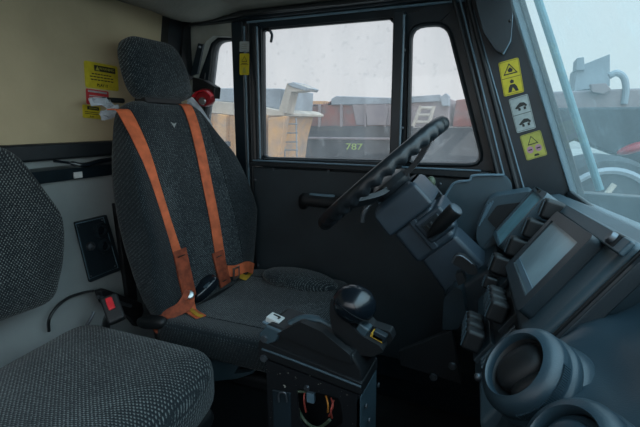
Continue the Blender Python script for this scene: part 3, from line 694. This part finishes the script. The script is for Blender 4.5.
loft([sect(.145, .13, .13, .005), sect(.26, .135, .135, .005)], 'shroud', 'column', sc_, .016)
P(MB().box(wc - n * .2 + sy * .0 - sx * .068, (.10, .02, .012), frame((0, 0, 0), n, sy, -sx).to_3x3()), 'shroud_rib', 'column', sc_, bevel=.003)
loft([sect(.160, .155, .09, -.04), sect(.235, .155, .085, -.04)], 'switch_housing', 'column', sc_, .010)
loft([sect(.25, .11, .12, .0), sect(.42, .12, .15, .0)], 'lower_shroud', 'column', sc_, .014)
loft([sect(.36, .16, .19, -.02), sect(.52, .2, .22, -.02)], 'column_boot', 'dash2', sc_, .02)
# switch plate facing the camera side (-Y)
side = wc - n * .198 - sx * .0785 - sy * .04
pr3 = frame((0, 0, 0), n, sy, -sx).to_3x3()
P(MB().box(side - sx * .002, (.05, .055, .006), frame((0, 0, 0), n, sy, sx).to_3x3()), 'switch_plate', 'dash2', sc_, bevel=.002)
for k in (-1, 0, 1): P(MB().box(side - sx * .006 + sy * k * .015, (.032, .006, .005), frame((0, 0, 0), n, sy, sx).to_3x3()), 'switch_slot', 'ink' if k else 'steel', sc_, bevel=.001)
a0, a1 = atY(428, 237, 1.13), atY(456, 209, 1.10)
sk = P(MB().tube([a0.lerp(a1, t) for t in (0, .15, .4, .8, .95, 1)], [.005, .010, .017, .019, .0195, .018], 20), 'stalk', 'black', sc_)
ax = (a1 - a0).normalized(); P(MB().lathe([(0, .002), (.013, .002), (.0165, 0), (.0165, -.004), (0, -.004)], a1 + ax * .002, ax, 24), 'stalk_cap', 'column', sc_)
P(MB().tube(smooth([atY(362, 222, 1.20), atY(364, 212, 1.20), atY(372, 203, 1.21), atY(382, 195, 1.22)]), [.008] * 10 + [.005] * 9), 'far_stalk', 'steel', sc_)
# lever and hook under the column
P(MB().prism(rpoly([atY(u, v, 1.13) for u, v in [(452, 258), (457, 254), (464, 256), (475, 266), (478, 274), (470, 275), (460, 268), (453, 264)]], .004), (0, .02, 0)), 'tilt_lever', 'black', sc_, bevel=.004)
P(MB().prism(rpoly([atY(u, v, 1.13) for u, v in [(455, 274), (462, 272), (466, 282), (458, 286)]], .003), (0, .03, 0)), 'lever_mount', 'black', sc_, bevel=.004)
P(MB().tube(smooth([atY(452, 263, 1.13), atY(456, 256, 1.13), atY(463, 257, 1.13), atY(472, 264, 1.13)]), .0025), 'lever_edge', 'steel', sc_)
# small ball-headed lever by the door
lv = root_at('ball_lever', 'short lever with dull green ball knob between column and door', 'lever', atY(445, 197, 1.45))
P(MB().tube([atY(447, 202, 1.45), atY(436, 188, 1.42), atY(430, 181, 1.41)], .004), 'rod', 'steel', lv)
P(MB().ball(atY(431, 182, 1.41), (.014, .014, .018)), 'knob', 'wgreen', lv)

# ================================================================== DASHBOARD
P0 = V((.060, .864, .846)); DS = V((.575, .101, .812)).normalized(); DL = V((-.079, .995, -.067)); DL = (DL - DS * DL.dot(DS)).normalized(); DN = DS.cross(DL)
FD = frame(P0, DS, DL, DN)
def ds_(s, l, nn=0): return FD @ V((s, l, nn))
def pd(u, v, off=0): return atP(u, v, P0 + DN * off, DN)
da = root_at('dashboard', 'blue-grey dashboard with screen, black switches and big round air vents below the windshield', 'dashboard', P0)
def dprof(l0, l1, pts, name, m, bevel=.008, holes=()):
    return P(MB().prism([ds_(a, l0, b) for a, b in pts], DL * (l1 - l0)), name, m, da, bevel=bevel)
body = [(.10, -.035), (.125, -.06), (.14, -.17), (.03, -.28), (-.4, -.40), (-.52, -.30), (-.235, -.06), (-.225, -.04)]
dprof(-.225, .70, body, 'dash_body', 'dash')
dprof(-1.1, -.225, [(a - .03, b - .13) for a, b in body], 'lower_body', 'dash2')
# display surround: raised block
DR = frame((0, 0, 0), DS, DL, DN).to_3x3()
P(MB().box(ds_(-.0, -.02, -.03), (.205, .40, .035), DR), 'display_surround', 'dash', da, bevel=.012, seg=3)
P(MB().prism([ds_(a, l, -.012) for a, l in [(.100, .185), (.098, -.235), (.075, -.235), (.078, .185)]], DN * .008), 'top_ridge', 'dash', da, bevel=.003)
disp = P(MB().prism(rpoly([ds_(-.077, -.152, -.012), ds_(-.077, .152, -.012), ds_(.077, .152, -.012), ds_(.077, -.152, -.012)], .012), DN * .02,
    [[ds_(a, l, -.012) for a, l in [(-.056, -.118), (-.056, .124), (.056, .124), (.056, -.118)]]]), 'display_bezel', 'dash2', da, bevel=.003)
P(MB().box(ds_(0, .003, .0005), (.114, .246, .008), DR), 'display_screen', 'screen', da)
P(MB().box(ds_(-.046, .003, .005), (.010, .23, .002), DR), 'screen_toolbar', 'rail', da)
P(MB().box(ds_(.088, -.185, -.010), (.022, .045, .014), DR), 'clamp', 'black', da, bevel=.004)
P(MB().lathe([(0, .012), (.007, .012), (.009, .008), (.009, 0)], ds_(.088, -.185, -.008), DN, 16), 'clamp_screw', 'steel', da)
for q, m in ((-.236, 'black'), (-.243, 'rail'), (-.254, 'dash2')):
    P(MB().box(ds_(-.0, q, -.028 + q * .0), (.200, .006 if m != 'dash2' else .012, .012 if m == 'rail' else .02), DR), 'side_strip', m, da, bevel=.002)
# glove shelf edge near the glass
P(MB().prism([ds_(.105, .60, -.05), ds_(.105, -.55, -.05), ds_(.145, -.55, -.11), ds_(.145, .60, -.11)], DN * .01), 'defrost_shelf', 'dash', da, bevel=.004)
# instrument cluster further along
def dq(pix, off): return [pd(u, v, off) for u, v in pix]
cl = [(.085, .265), (.085, .66), (-.075, .66), (-.075, .265)]
cl = [(.098, .262), (.098, .50), (-.075, .50), (-.068, .262)]
P(MB().prism(rpoly([ds_(a, l, -.035) for a, l in cl], .02), DN * .062, [[ds_(a, l, -.035) for a, l in [(.082, .285), (.086, .488), (-.062, .488), (-.062, .275)]]]), 'cluster_hood', 'dash', da, bevel=.006)
P(MB().box(ds_(.012, .381, .019), (.148, .213, .006), DR), 'gauge_lens', 'lens', da)
P(MB().box(ds_(.092, .37, .028), (.008, .03, .003), DR), 'vent_slot', 'ink', da)
# far recess (left of the cluster, towards the driver)
P(MB().prism(rpoly([ds_(a, l, -.04) for a, l in [(.05, .505), (.05, .66), (-.14, .66), (-.14, .505)]], .02), DN * .06, [rpoly([ds_(a, l, -.04) for a, l in [(.03, .52), (.03, .64), (-.115, .64), (-.115, .52)]], .02)]), 'tray_rim', 'dash', da, bevel=.005)
P(MB().box(ds_(-.042, .58, .006), (.145, .12, .006), DR), 'tray_floor', 'black', da)
# driver-side tray housing
P(MB().prism(rpoly(ap([(477, 224), (487, 201), (495, 196.5), (530, 191.5), (534, 196), (508, 232), (502, 264), (486, 264), (476, 238)], 1.36), .008), (0, .10, 0)), 'tray_housing', 'dash', da, bevel=.006)
P(MB().prism(rpoly(ap([(487, 219), (497, 205.5), (523, 202), (507, 229), (500, 233)], 1.357), .006), (0, .004, 0)), 'tray', 'black', da)
for k in range(3): P(MB().tube(ap([(479 + 2.6 * k, 226 - 4 * k), (488 + 2.6 * k, 204 - 1.5 * k)], 1.352), .0022), 'housing_rib', 'rail', da)
# rocker switches: upper row between screen and cluster
def sub(mb, name, m, parent, **k): o = mb.build(name, m, None, **k); o.parent = parent; return o
def rocker(s, l, sc=1, w=.032, tilt=.5, name='rocker_switch'):
    a = P(MB().box(ds_(s, l, -.026), (w * sc * 1.15, .040 * sc, .012), DR), 'switch_frame', 'dash2', da, bevel=.002)
    rm = DR @ Matrix.Rotation(-.35, 3, 'Y')
    b = MB().box(ds_(s, l, -.020 + .016 * sc), (w * sc * .95, .028 * sc, .030 * sc), rm).build('rocker', 'black', None, bevel=.006 * sc)
    for q in (-1, 1): sub(MB().box(ds_(s, l + q * .010 * sc, -.020 + .016 * sc) + rm @ V((0, 0, .0155 * sc)), (w * sc * .7, .0025, .002), rm), 'rocker_mark', 'dash', b)
    b.parent = a; b.matrix_parent_inverse = Matrix()
    return a, b
bpy.context.view_layer.update()
for s in (.072, .018, -.036, -.090): rocker(s, .215, 1.5)
for s in (-.135,): rocker(s, .205, 1.0)
P(MB().box(ds_(-.03, .212, -.030), (.26, .050, .006), DR), 'switch_strip', 'dash', da, bevel=.002)
for l, s0 in ((.065, -.125), (.022, -.125), (-.020, -.125), (.045, -.190), (.003, -.190), (-.040, -.190)):
    rocker(s0, l, 1.15, .036)
P(MB().box(ds_(-.16, .03, -.036), (.125, .27, .012), DR), 'switch_panel', 'dash2', da, bevel=.004)
for l in (-.10, -.085, -.07):
    P(MB().tube([ds_(-.115, l, -.028), ds_(-.2, l, -.028)], .003), 'panel_rib', 'dash', da)
P(MB().ball(ds_(-.21, -.12, -.028), .007, 12, 8), 'panel_screw', 'steel', da)
# side cheek of the dash near the door
P(MB().prism(rpoly([atY(u, v, 1.50) for u, v in [(440, 204), (453, 183), (470, 179), (474, 174), (505, 174), (512, 182), (512, 215), (500, 240), (470, 235)]], .012), (0, -.05, 0)), 'dash_cheek', 'dash', da, bevel=.005)
P(MB().tube(smooth([atY(u, v, 1.445) for u, v in [(441, 205), (453, 184), (469, 180.5), (474, 175.5), (504, 175)]]), .004), 'cheek_bead', 'rail', da)
P(MB().prism(rpoly([atY(u, v, 1.15) for u, v in [(444, 298), (454, 287), (462, 290), (466, 312), (458, 330), (442, 330)]], .01), (0, .06, 0)), 'knee_bracket', 'dash2', da, bevel=.005)

# near cowl with big round vents
cw = da
# surface: lofted rows along the dash direction
def cowl_row(l, lift):
    pr = [(-.52, -.30), (-.40, -.18), (-.305, -.05), (-.255, .005), (-.17, .030), (-.08, .028), (.0, .015), (.07, .0), (.12, -.03), (.14, -.10)]
    out = []
    for a, b in smooth2(pr):
        z = b + lift + .012 * (lambda q: q * q * (3 - 2 * q))(min(1, max(0, (a + .035 + (l + .25) * .15) / .022)))
        for (cs, cl, k, w) in BUMPS: z += k * math.exp(-(((a - cs) ** 2 + (l - cl) ** 2) / w ** 2) ** 1.5)
        out.append(ds_(a, l, z))
    return out
def smooth2(pr): return [(p.x, p.y) for p in smooth([V((a, b, 0)) for a, b in pr], 4)]
BUMPS = [(-.09, -.318, .034, .072), (-.085, -.43, .028, .065), (-.035, -.262, .018, .045)]
LS = [(-.225, -.15), (-.228, -.115), (-.236, -.09), (-.245, -.08)] + [(-.255 - .0125 * i, -.075 - .0006 * i) for i in range(50)]
rows = [cowl_row(l, k) for l, k in LS]; m_ = len(rows[0]); mb = MB()
fs = [(i * m_ + j, i * m_ + j + 1, (i + 1) * m_ + j + 1, (i + 1) * m_ + j) for i in range(len(rows) - 1) for j in range(m_ - 1)]
o = P(mb.add([p for r in rows for p in r], fs), 'cowl_skin', 'cowl', cw, ang=70)
sd = o.modifiers.new('thick', 'SOLIDIFY'); sd.thickness = .006; sd.offset = 0
def sub(mb, name, m, parent, **k): o = mb.build(name, m, None, **k); o.parent = parent; return o
def vent(pix, k, R, closed):
    c = atD(*pix, k); ax = V((-.68, -.38, .62)).normalized()
    P(MB().lathe([(R * 1.35, -.15), (R * 1.16, -.11), (R * 1.08, -.085), (R * 1.07, -.06), (R * 1.03, -.046), (R * .93, -.040), (R * .90, -.02)], c, ax, 48, caps=False), 'duct', 'cowl', cw)
    rg = P(MB().lathe([(R * .69, -.012), (R * .67, -.004), (R * .68, .002), (R * .71, .004), (R * .84, .001), (R * .90, -.003), (R * .955, -.008), (R * .97, -.011), (R * .97, -.020), (R * .94, -.022), (R * .94, -.026), (R * 1.0, -.028), (R * 1.0, -.038), (R * .9, -.042)], c, ax, 64, caps=False), 'vent_ring', 'cowl', cw, ang=60)
    u = (Z_ - ax * ax.z).normalized(); w = ax.cross(u); mb = MB()
    for i in range(34):
        a = -2.35 + 1.5 * i / 33; rd = u * math.cos(a) + w * math.sin(a)
        mb.box(c + rd * R * .975 - ax * .014, (.0016, .003, .010), frame((0, 0, 0), ax.cross(rd), rd, ax).to_3x3())
    sub(mb, 'knurled_grip', 'cowl', rg)
    if closed:
        sub(MB().lathe([(0, .003), (R * .42, .002), (R * .50, -.001), (R * .53, -.006), (R * .56, -.006), (R * .64, -.008)], c, ax, 48, caps=False), 'vent_flap', 'cowl', rg)
    else:
        sub(MB().lathe([(0, -.030), (R * .45, -.024), (R * .68, -.006)], c, ax, 48, caps=False), 'vent_bowl', 'black', rg)
        fr3 = frame((0, 0, 0), V((0, 1, 0)).cross(ax).normalized(), ax.cross(V((0, 1, 0)).cross(ax)).normalized(), ax).to_3x3()
        sub(MB().ball(c - ax * .016 + fr3 @ V((.0, .006, 0)), (R * .60, R * .42, .018), rot=fr3, p=2.5), 'vent_flap', 'black', rg)
        sub(MB().ball(c - ax * .018 + fr3 @ V((.0, -.020, 0)), (R * .45, R * .17, .013), rot=fr3, p=2.5), 'vent_flap', 'black', rg)
    return c, ax
vent((515, 365), .50, .054, False)
vent((564, 448), .385, .052, True)

# ================================================================== CONTROL CONSOLE
YN = .80; YF = .915
def K(l, y=YN):
    o = [atY(u, v, y) for u, v in l]
    for q, (u, v) in zip(o, l):
        if v >= 470: q.z = 0
    return o
co = root_at('gear_console', 'dark box console with ball-topped lever and open wiring hole between the seats', 'console', atY(320, 427, .86))
P(MB().prism(K([(258, 340), (276, 347), (362, 384), (362, 396), (258, 356)]), (0, YF - YN, 0)), 'top_case', 'black', co, bevel=.004)
hole = rpoly(K([(296, 388), (340, 398), (344, 422), (322, 440), (300, 424)]), .015)
P(MB().prism(K([(266, 360), (360, 396), (361, 470), (272, 470)]), (0, .006, 0), [hole]), 'side_plate', 'chipped', co)
P(MB().prism(K([(356, 396), (361, 397), (362, 470), (357, 470)]), (0, YF - YN, 0)), 'front_plate', 'dash', co, bevel=.002)
P(MB().prism(K([(268, 362), (360, 396), (361, 470), (272, 470)], YF - .006), (0, .006, 0)), 'inner_plate', 'black', co)
P(MB().prism(K([(262, 330), (268, 324), (352, 355), (362, 372), (362, 384), (262, 345)], YN + .006), (0, YF - YN - .012, 0)), 'upper_case', 'black', co, bevel=.006)
P(MB().prism(rpoly(K([(276, 334), (300, 322), (322, 332), (350, 355), (352, 365)], YN + .0), .005), (0, .02, 0)), 'side_cheek', 'black', co, bevel=.004)
P(MB().prism(K([(258, 334), (266, 326), (281, 332), (276, 342), (262, 346)], YN + .0), (0, .05, 0)), 'rear_cap', 'dash', co, bevel=.004)
P(MB().tube(smooth(K([(262, 349), (300, 363), (361, 387)], YN - .002)), .0025), 'edge_bead', 'dash', co)  # paler bead stands in for the highlight along the bevelled edge
# latch loop and silver slotted plate on top
P(MB().tube(smooth([atY(284, 332, .835), atY(292, 322, .845), atY(305, 317.5, .85), atY(320, 320, .85), atY(336, 328, .85)]), [.012] * 6 + [.009] * 12 + [.006] * 7, 12, sx=.6), 'top_grip', 'dash', co)
tp = frame(atY(277, 321, .84), (.97, .0, -.24), (0, 1, 0), (.24, 0, .97)); tr3 = tp.to_3x3()
P(MB().box(tp @ V((0, 0, -.004)), (.050, .045, .005), tr3), 'plate', 'rail', co, bevel=.001)
P(MB().box(tp @ V((-.004, -.003, .004)), (.034, .030, .012), tr3), 'slotted_block', 'white', co, bevel=.0015)
P(MB().box(tp @ V((-.004, .003, .0105)), (.017, .004, .002), tr3).box(tp @ V((.004, -.001, .0105)), (.004, .010, .002), tr3), 'slot', 'ink', co)
for u, v in ((263.5, 339.5), (263, 359)):
    c = atY(u, v, YN - .004)
    P(MB().lathe([(.004, 0), (.008, 0), (.009, .006), (0, .008)][::-1], c, (0, 1, 0), 14), 'bolt', 'steel', co)
for u, v in ((378, 385), (366, 406), (369, 420)):
    c = V((-.247, .86, .5)); c = atX(u, v, K([(362, 400)])[0].x + .002); P(MB().lathe([(.0055, 0), (.0055, .003), (0, .004)], c, (1, 0, 0), 12), 'bolt', 'steel', co)
# bracket at the lower left
P(MB().prism(K([(272, 390), (290, 393), (292, 470), (276, 470)], YN - .003), (0, .006, 0)), 'bracket', 'dash2', co, bevel=.002)
P(MB().tube(smooth(K([(279, 402), (279, 394), (285, 393), (287, 402)], YN - .007)), .002), 'ring_clip', 'steel', co)
# wiring
for m, pts, r in (('wgreen', [(306, 392), (296, 393), (298, 408), (306, 422), (318, 428), (330, 420)], .0035), ('wred', [(305, 391), (304, 400), (306, 412)], .0022),
                  ('worange', [(326, 396), (328, 404), (328, 412)], .002), ('wred', [(331, 398), (333, 406), (329, 416)], .002), ('wred', [(334, 400), (331, 410), (332, 418)], .002)):
    P(MB().tube(smooth([atY(u, v, YN + .02 - .012 * (i % 2)) for i, (u, v) in enumerate(pts)]), r, 8), 'wire', m, co)
P(MB().box(atY(311, 397, YN + .012), (.018, .012, .024)), 'connector', 'rail', co, bevel=.002)
P(MB().lathe([(0, 0), (.006, 0), (.008, .006)], atY(306, 389, YN - .004), (0, 1, 0), 12), 'bolt', 'steel', co)
# the lever with its ball, on the console front
gl = P(MB().prism(rpoly([atY(u, v, .835) for u, v in [(331, 298), (338, 303), (346, 320), (360, 335), (380, 346), (384, 352), (372, 357), (352, 354), (340, 346), (332, 330), (329, 312)]], .006), (0, .05, 0)), 'gear_lever', 'black', co, bevel=.010, seg=3)
kc = atY(354.5, 304, .86)
sub(MB().ball(kc, (.0475, .045, .041), 36, 22, rot=Matrix.Rotation(.25, 3, 'Y')), 'knob', 'gloss', gl)
sub(MB().lathe([(.0455, -.001), (.0478, 0), (.0455, .001)], kc - V((.003, 0, .008)), (.55, .25, 1), 48), 'seam', 'black', gl)
sub(MB().prism(rpoly([atY(u, v, .87) for u, v in [(352, 320), (366, 318), (372, 326), (390, 332), (393, 340), (382, 352), (362, 345)]], .005), (0, .03, 0)), 'hand_rest', 'black', gl, bevel=.006)
sub(MB().box(atY(364, 328, .855), (.026, .03, .022), Matrix.Rotation(.5, 3, 'Y')), 'switch_block', 'dash', gl, bevel=.004)
sub(MB().box(atY(378, 336, .86), (.030, .022, .012), Matrix.Rotation(.35, 3, 'Y')), 'thumb_switch', 'yellowweb', gl, bevel=.002)
sub(MB().box(atY(380, 335.5, .858), (.029, .018, .017), Matrix.Rotation(.35, 3, 'Y')), 'thumb_button', 'dash2', gl, bevel=.002)

# ================================================================== FOOTWELL
fp = root_at('pedal_plate', 'dark bolted metal plate in the shadowed footwell under the dashboard', 'plate', (-.05, 1.0, .0))
pc = atY(440, 360, 1.15)
P(MB().prism([atY(u, v, 1.15) for u, v in [(398, 352), (452, 330), (462, 385), (400, 366)]], (.0, .02, 0)), 'plate', 'black', fp, bevel=.004)
for u, v in ((433, 378), (452, 367)): P(MB().lathe([(0, 0), (.009, 0), (.011, .006)], atY(u, v, 1.143), (0, 1, 0), 16), 'bolt', 'steel', fp)

# ================================================================== OUTSIDE
GZ = -1.8
struct(MB().box((0, 40, GZ - .05), (160, 110, .1)).build('ground', 'ground'))
def O(l, y): return [atY(u, v, y) for u, v in l]
def wheel(c, R, w, root, ax=(0, 1, 0)):
    a = P(MB().lathe([(R * .55, -w / 2), (R * .92, -w / 2), (R, -w / 3), (R, w / 3), (R * .92, w / 2), (R * .55, w / 2)], c, ax, 40), 'tyre', 'tyre', root)
    P(MB().lathe([(R * .15, -w * .55), (R * .2, -w * .3), (R * .5, -w * .3), (R * .57, -w * .5), (R * .57, w * .5)], c, ax, 32), 'wheel_rim', 'truckpale', root)
# yellow dump truck seen through the rear half of the door window
Y1 = 12
yt = root_at('dump_truck', 'dusty yellow dump truck with a jutting grey canopy, leftmost outside the door', 'truck', atY(250, 160, Y1) * 1)
yt.location.z = GZ; bpy.context.view_layer.update()
P(MB().prism(O([(150, 98), (200, 100), (240, 103), (278, 110), (284, 113), (284, 116), (240, 116), (200, 112), (150, 110)], Y1), (0, 3, 0)), 'bed_rim', 'truckpale', yt, bevel=.03)
P(MB().prism(O([(150, 86), (200, 88), (281, 88.5), (280, 110), (240, 103), (200, 100), (150, 98)], Y1 + .4), (0, 2.4, 0)), 'bed_front', 'truckgrey', yt, bevel=.03)
P(MB().prism(O([(278, 112), (287, 83), (293, 82), (307, 87), (308, 90), (297, 92), (291, 92), (286, 114)], Y1), (0, .5, 0)), 'canopy_lip', 'truckpale', yt, bevel=.02)
P(MB().prism(O([(287, 84), (293, 82), (308, 88), (306, 91), (292, 87)], Y1 - .05), (0, .8, 0)), 'canopy', 'truckgrey', yt, bevel=.02)
for u in (205, 222, 240, 262):
    P(MB().prism(O([(u - 5, 114), (u + 4, 115), (u + 3, 168), (u - 6, 168)], Y1 - .15), (0, .2, 0)), 'side_rib', 'truckyel', yt, bevel=.02)
P(MB().prism(O([(150, 110), (278, 115), (272, 140), (268, 175), (150, 175)], Y1 + .05), (0, 2.6, 0)), 'bed_side', 'truckyel', yt, bevel=.03)
P(MB().prism(O([(268, 118), (285, 116), (280, 150), (276, 165), (268, 165)], Y1 - .2), (0, .3, 0)), 'bed_post', 'truckyel', yt, bevel=.02)
P(MB().box(atY(228, 144, Y1 - .25), (.16, .05, .16)), 'data_plate', 'truckdark', yt)
for u in (284, 296): P(MB().tube(O([(u, 118), (u + 1, 158)], Y1 + .5), .02), 'ladder_rail', 'truckgrey', yt)
for v in (124, 133, 142, 150): P(MB().tube(O([(281, v), (298, v)], Y1 + .5), .018), 'ladder_rung', 'truckgrey', yt)
for (u) in (190, 262): wheel(V((atY(u, 160, Y1 + 1).x, Y1 + 1, GZ + .8)), .8, .6, yt)
# rust-red dump truck with number
Y2 = 17
rt2 = root_at('dump_truck', 'rust-red dump truck with dark flank and number 787 outside the door window', 'truck', atY(340, 160, Y2)); rt2.location.z = GZ; bpy.context.view_layer.update()
P(MB().prism(O([(293, 107), (300, 104), (326, 104), (336, 96.5), (398, 98), (398, 126), (293, 126)], Y2), (0, 3, 0)), 'dump_bed', 'truckred', rt2, bevel=.05)
P(MB().prism(O([(300, 101), (326, 101), (326, 104), (300, 104)], Y2 + .3), (0, 2, 0)), 'tarpaulin', 'truckyel', rt2, bevel=.03)
P(MB().prism(O([(331, 99), (336, 96), (399, 98), (399, 104), (331, 105)], Y2 - .1), (0, .12, 0)), 'bed_rim', 'truckgrey', rt2, bevel=.03)
P(MB().prism(O([(352, 104), (399, 104), (399, 125), (356, 125)], Y2 - .08), (0, .1, 0)), 'grey_side_plate', 'truckdull', rt2, bevel=.02)
for u in (300, 318, 340, 364, 384): P(MB().prism(O([(u, 104), (u + 2, 104), (u + 2, 127), (u, 127)], Y2 - .15), (0, .12, 0)), 'side_rib', 'truckdull', rt2)
P(MB().prism(O([(286, 126), (399, 126), (399, 168), (286, 168)], Y2 - .1), (0, 2.6, 0)), 'dark_flank', 'truckdark', rt2, bevel=.03)
P(MB().tube(O([(300, 138), (399, 139)], Y2 - .15), .05), 'pipe', 'truckdull', rt2)
P(MB().prism(O([(365, 106), (388, 106), (386, 125), (368, 125)], Y2 - .2), (0, .08, 0)), 'pale_patch', 'truckdull', rt2)
fr = frame(atY(354, 147, Y2 - .16), (1, 0, 0), (0, 0, 1), (0, -1, 0))
text_mesh('787', .35, fr @ Matrix.Scale(1.35, 4, (1, 0, 0)), 'number', 'number', rt2, .01)
for u in (300, 385): wheel(V((atY(u, 160, Y2 + 1).x, Y2 + 1, GZ + .8)), .8, .6, rt2)
# third truck, right quarter window
Y3 = 15
gt = root_at('dump_truck', 'dull greyish-red dump truck with a white ladder frame behind the front quarter window', 'truck', atY(450, 160, Y3)); gt.location.z = GZ; bpy.context.view_layer.update()
P(MB().prism(O([(404, 97), (434, 95), (438, 98), (449, 98), (449, 127), (404, 127)], Y3), (0, 3, 0)), 'dump_bed', 'truckdull', gt, bevel=.04)
P(MB().prism(O([(404, 97), (440, 94.5), (441, 101), (404, 103)], Y3 - .1), (0, .2, 0)), 'bed_rim', 'truckgrey', gt, bevel=.02)
P(MB().prism(O([(402, 128), (500, 128), (500, 170), (402, 170)], Y3 - .1), (0, 2.6, 0)), 'dark_flank', 'truckdark', gt, bevel=.03)
P(MB().prism(O([(456, 100), (490, 96), (490, 127), (452, 127)], Y3 + .2), (0, 3, 0)), 'cab', 'truckred', gt, bevel=.04)
P(MB().prism(O([(440, 97), (446, 93), (449, 96), (449, 106), (442, 106)], Y3 - .3), (0, .3, 0)), 'lamp_bracket', 'truckgrey', gt, bevel=.02)
for a, b in (((413, 126), (421, 106)), ((428, 126), (434, 106))): P(MB().tube(O([a, b], Y3 - .35), .06), 'ladder_rail', 'truckpale', gt)
for v in (108, 115, 122): P(MB().tube(O([(420 - (v - 106) * .35, v), (434 - (v - 106) * .3, v)], Y3 - .35), .05), 'ladder_rung', 'truckpale', gt)
wheel(V((atY(470, 160, Y3 + 1).x, Y3 + 1, GZ + .8)), .8, .6, gt)
# the machine outside the windshield
Y4 = 6
mt = root_at('mining_truck', 'hazy grey truck with a big tyre standing outside the windshield', 'truck', atY(600, 200, Y4)); mt.location.z = GZ; bpy.context.view_layer.update()
P(MB().prism(O([(577, 67), (610, 54), (610, 86), (574, 91)], Y4 + .4), (0, .8, 0)), 'raised_hopper', 'truckgrey', mt, bevel=.004)
P(MB().prism(O([(577, 58), (584, 57), (585, 70), (576, 70)], Y4 + .35), (0, .4, 0)), 'hopper_ear', 'truckgrey', mt, bevel=.004)
P(MB().prism(O([(540, 92), (640, 88), (700, 90), (700, 108), (540, 108)], Y4), (0, 1.6, 0)), 'body_side', 'truckdull', mt, bevel=.03)
P(MB().prism(O([(548, 108), (700, 106), (700, 135), (640, 165), (575, 140), (556, 150)], Y4 - .2), (0, 1.8, 0)), 'chassis', 'truckdark', mt, bevel=.03)
P(MB().tube(smooth(O([(609, 76), (617, 73), (624, 78), (626, 90), (624, 104)], Y4)), .035), 'hose', 'truckgrey', mt)
P(MB().prism(O([(590, 84), (606, 83), (612, 90), (604, 94), (592, 92)], Y4 - .1), (0, .1, 0)), 'bracket', 'truckdull', mt, bevel=.01)
P(MB().ball(atY(634, 148, Y4 - .4), (.16, .1, .05), rot=Matrix.Rotation(-.4, 3, 'Y')), 'red_lamp', 'darkred', mt)
cW = atY(594, 212, 5.0); wheel(cW, .56, .45, mt, (-.25, .95, 0))
P(MB().lathe([(.40, -.25), (.43, -.27), (.46, -.25)], cW, (-.25, .95, 0), 48, caps=False), 'bead_ring', 'truckgrey', mt)
for k in range(5):
    a = k * 2 * PI / 5; P(MB().tube([cW + V((-.07, -.24, 0)), cW + V((math.cos(a) * .32, -.2, math.sin(a) * .32))], .03), 'wheel_spoke', 'truckpale', mt)
# handrail outside the windshield
ra = MB().tube([atY(530, -25, 2.2), atY(553, 46, 2.2), atY(574, 112, 2.2), atY(600, 190, 2.2)], .016).build('handrail', 'shroom')
tag(ra, 'slanting grey-green handrail just outside the windshield, right of the pillar', 'handrail')

# ================================================================== LIGHT, SKY, CAMERA
W = bpy.data.worlds.new('sky'); bpy.context.scene.world = W; W.use_nodes = True; nt = W.node_tree; N = nt.nodes; L = nt.links
bg = N['Background']; tc = N.new('ShaderNodeTexCoord'); sp_ = N.new('ShaderNodeSeparateXYZ'); L.new(tc.outputs['Generated'], sp_.inputs[0])
rp = N.new('ShaderNodeValToRGB'); L.new(sp_.outputs[2], rp.inputs['Fac']); e = rp.color_ramp.elements
e[0].position = 0; e[0].color = (.74, .745, .75, 1); e[1].position = 1; e[1].color = (.9, 1.25, 1.5, 1)
e2 = rp.color_ramp.elements.new(.32); e2.color = (.74, .77, .80, 1)
L.new(rp.outputs['Color'], bg.inputs['Color'])
mr = N.new('ShaderNodeMapRange'); mr.interpolation_type = 'SMOOTHSTEP'; 
dt = N.new('ShaderNodeVectorMath'); dt.operation = 'DOT_PRODUCT'; L.new(tc.outputs['Generated'], dt.inputs[0]); dt.inputs[1].default_value = (.80, -.35, .49)
L.new(dt.outputs['Value'], mr.inputs['Value'])   # thinner, brighter cloud ahead of the truck
mr.inputs['From Min'].default_value = .1; mr.inputs['From Max'].default_value = .95; mr.inputs['To Min'].default_value = 1; mr.inputs['To Max'].default_value = 3.4
L.new(mr.outputs[0], bg.inputs['Strength'])
cam = bpy.data.cameras.new('camera'); co_ = bpy.data.objects.new('camera', cam); C.objects.link(co_)
cam.sensor_width = 36; cam.lens = F_PX / 640 * 36; cam.clip_start = .02; cam.clip_end = 500
co_.matrix_world = frame(CAM, R_, U_, -F_)
S = bpy.context.scene; S.camera = co_
S.view_settings.view_transform = 'Standard'; S.view_settings.look = 'None'; S.view_settings.gamma = 1; S.view_settings.exposure = .2
S.view_settings.use_curve_mapping = False
S.cycles.use_denoising = True; S.cycles.max_bounces = 8; S.cycles.diffuse_bounces = 5; S.cycles.transparent_max_bounces = 16
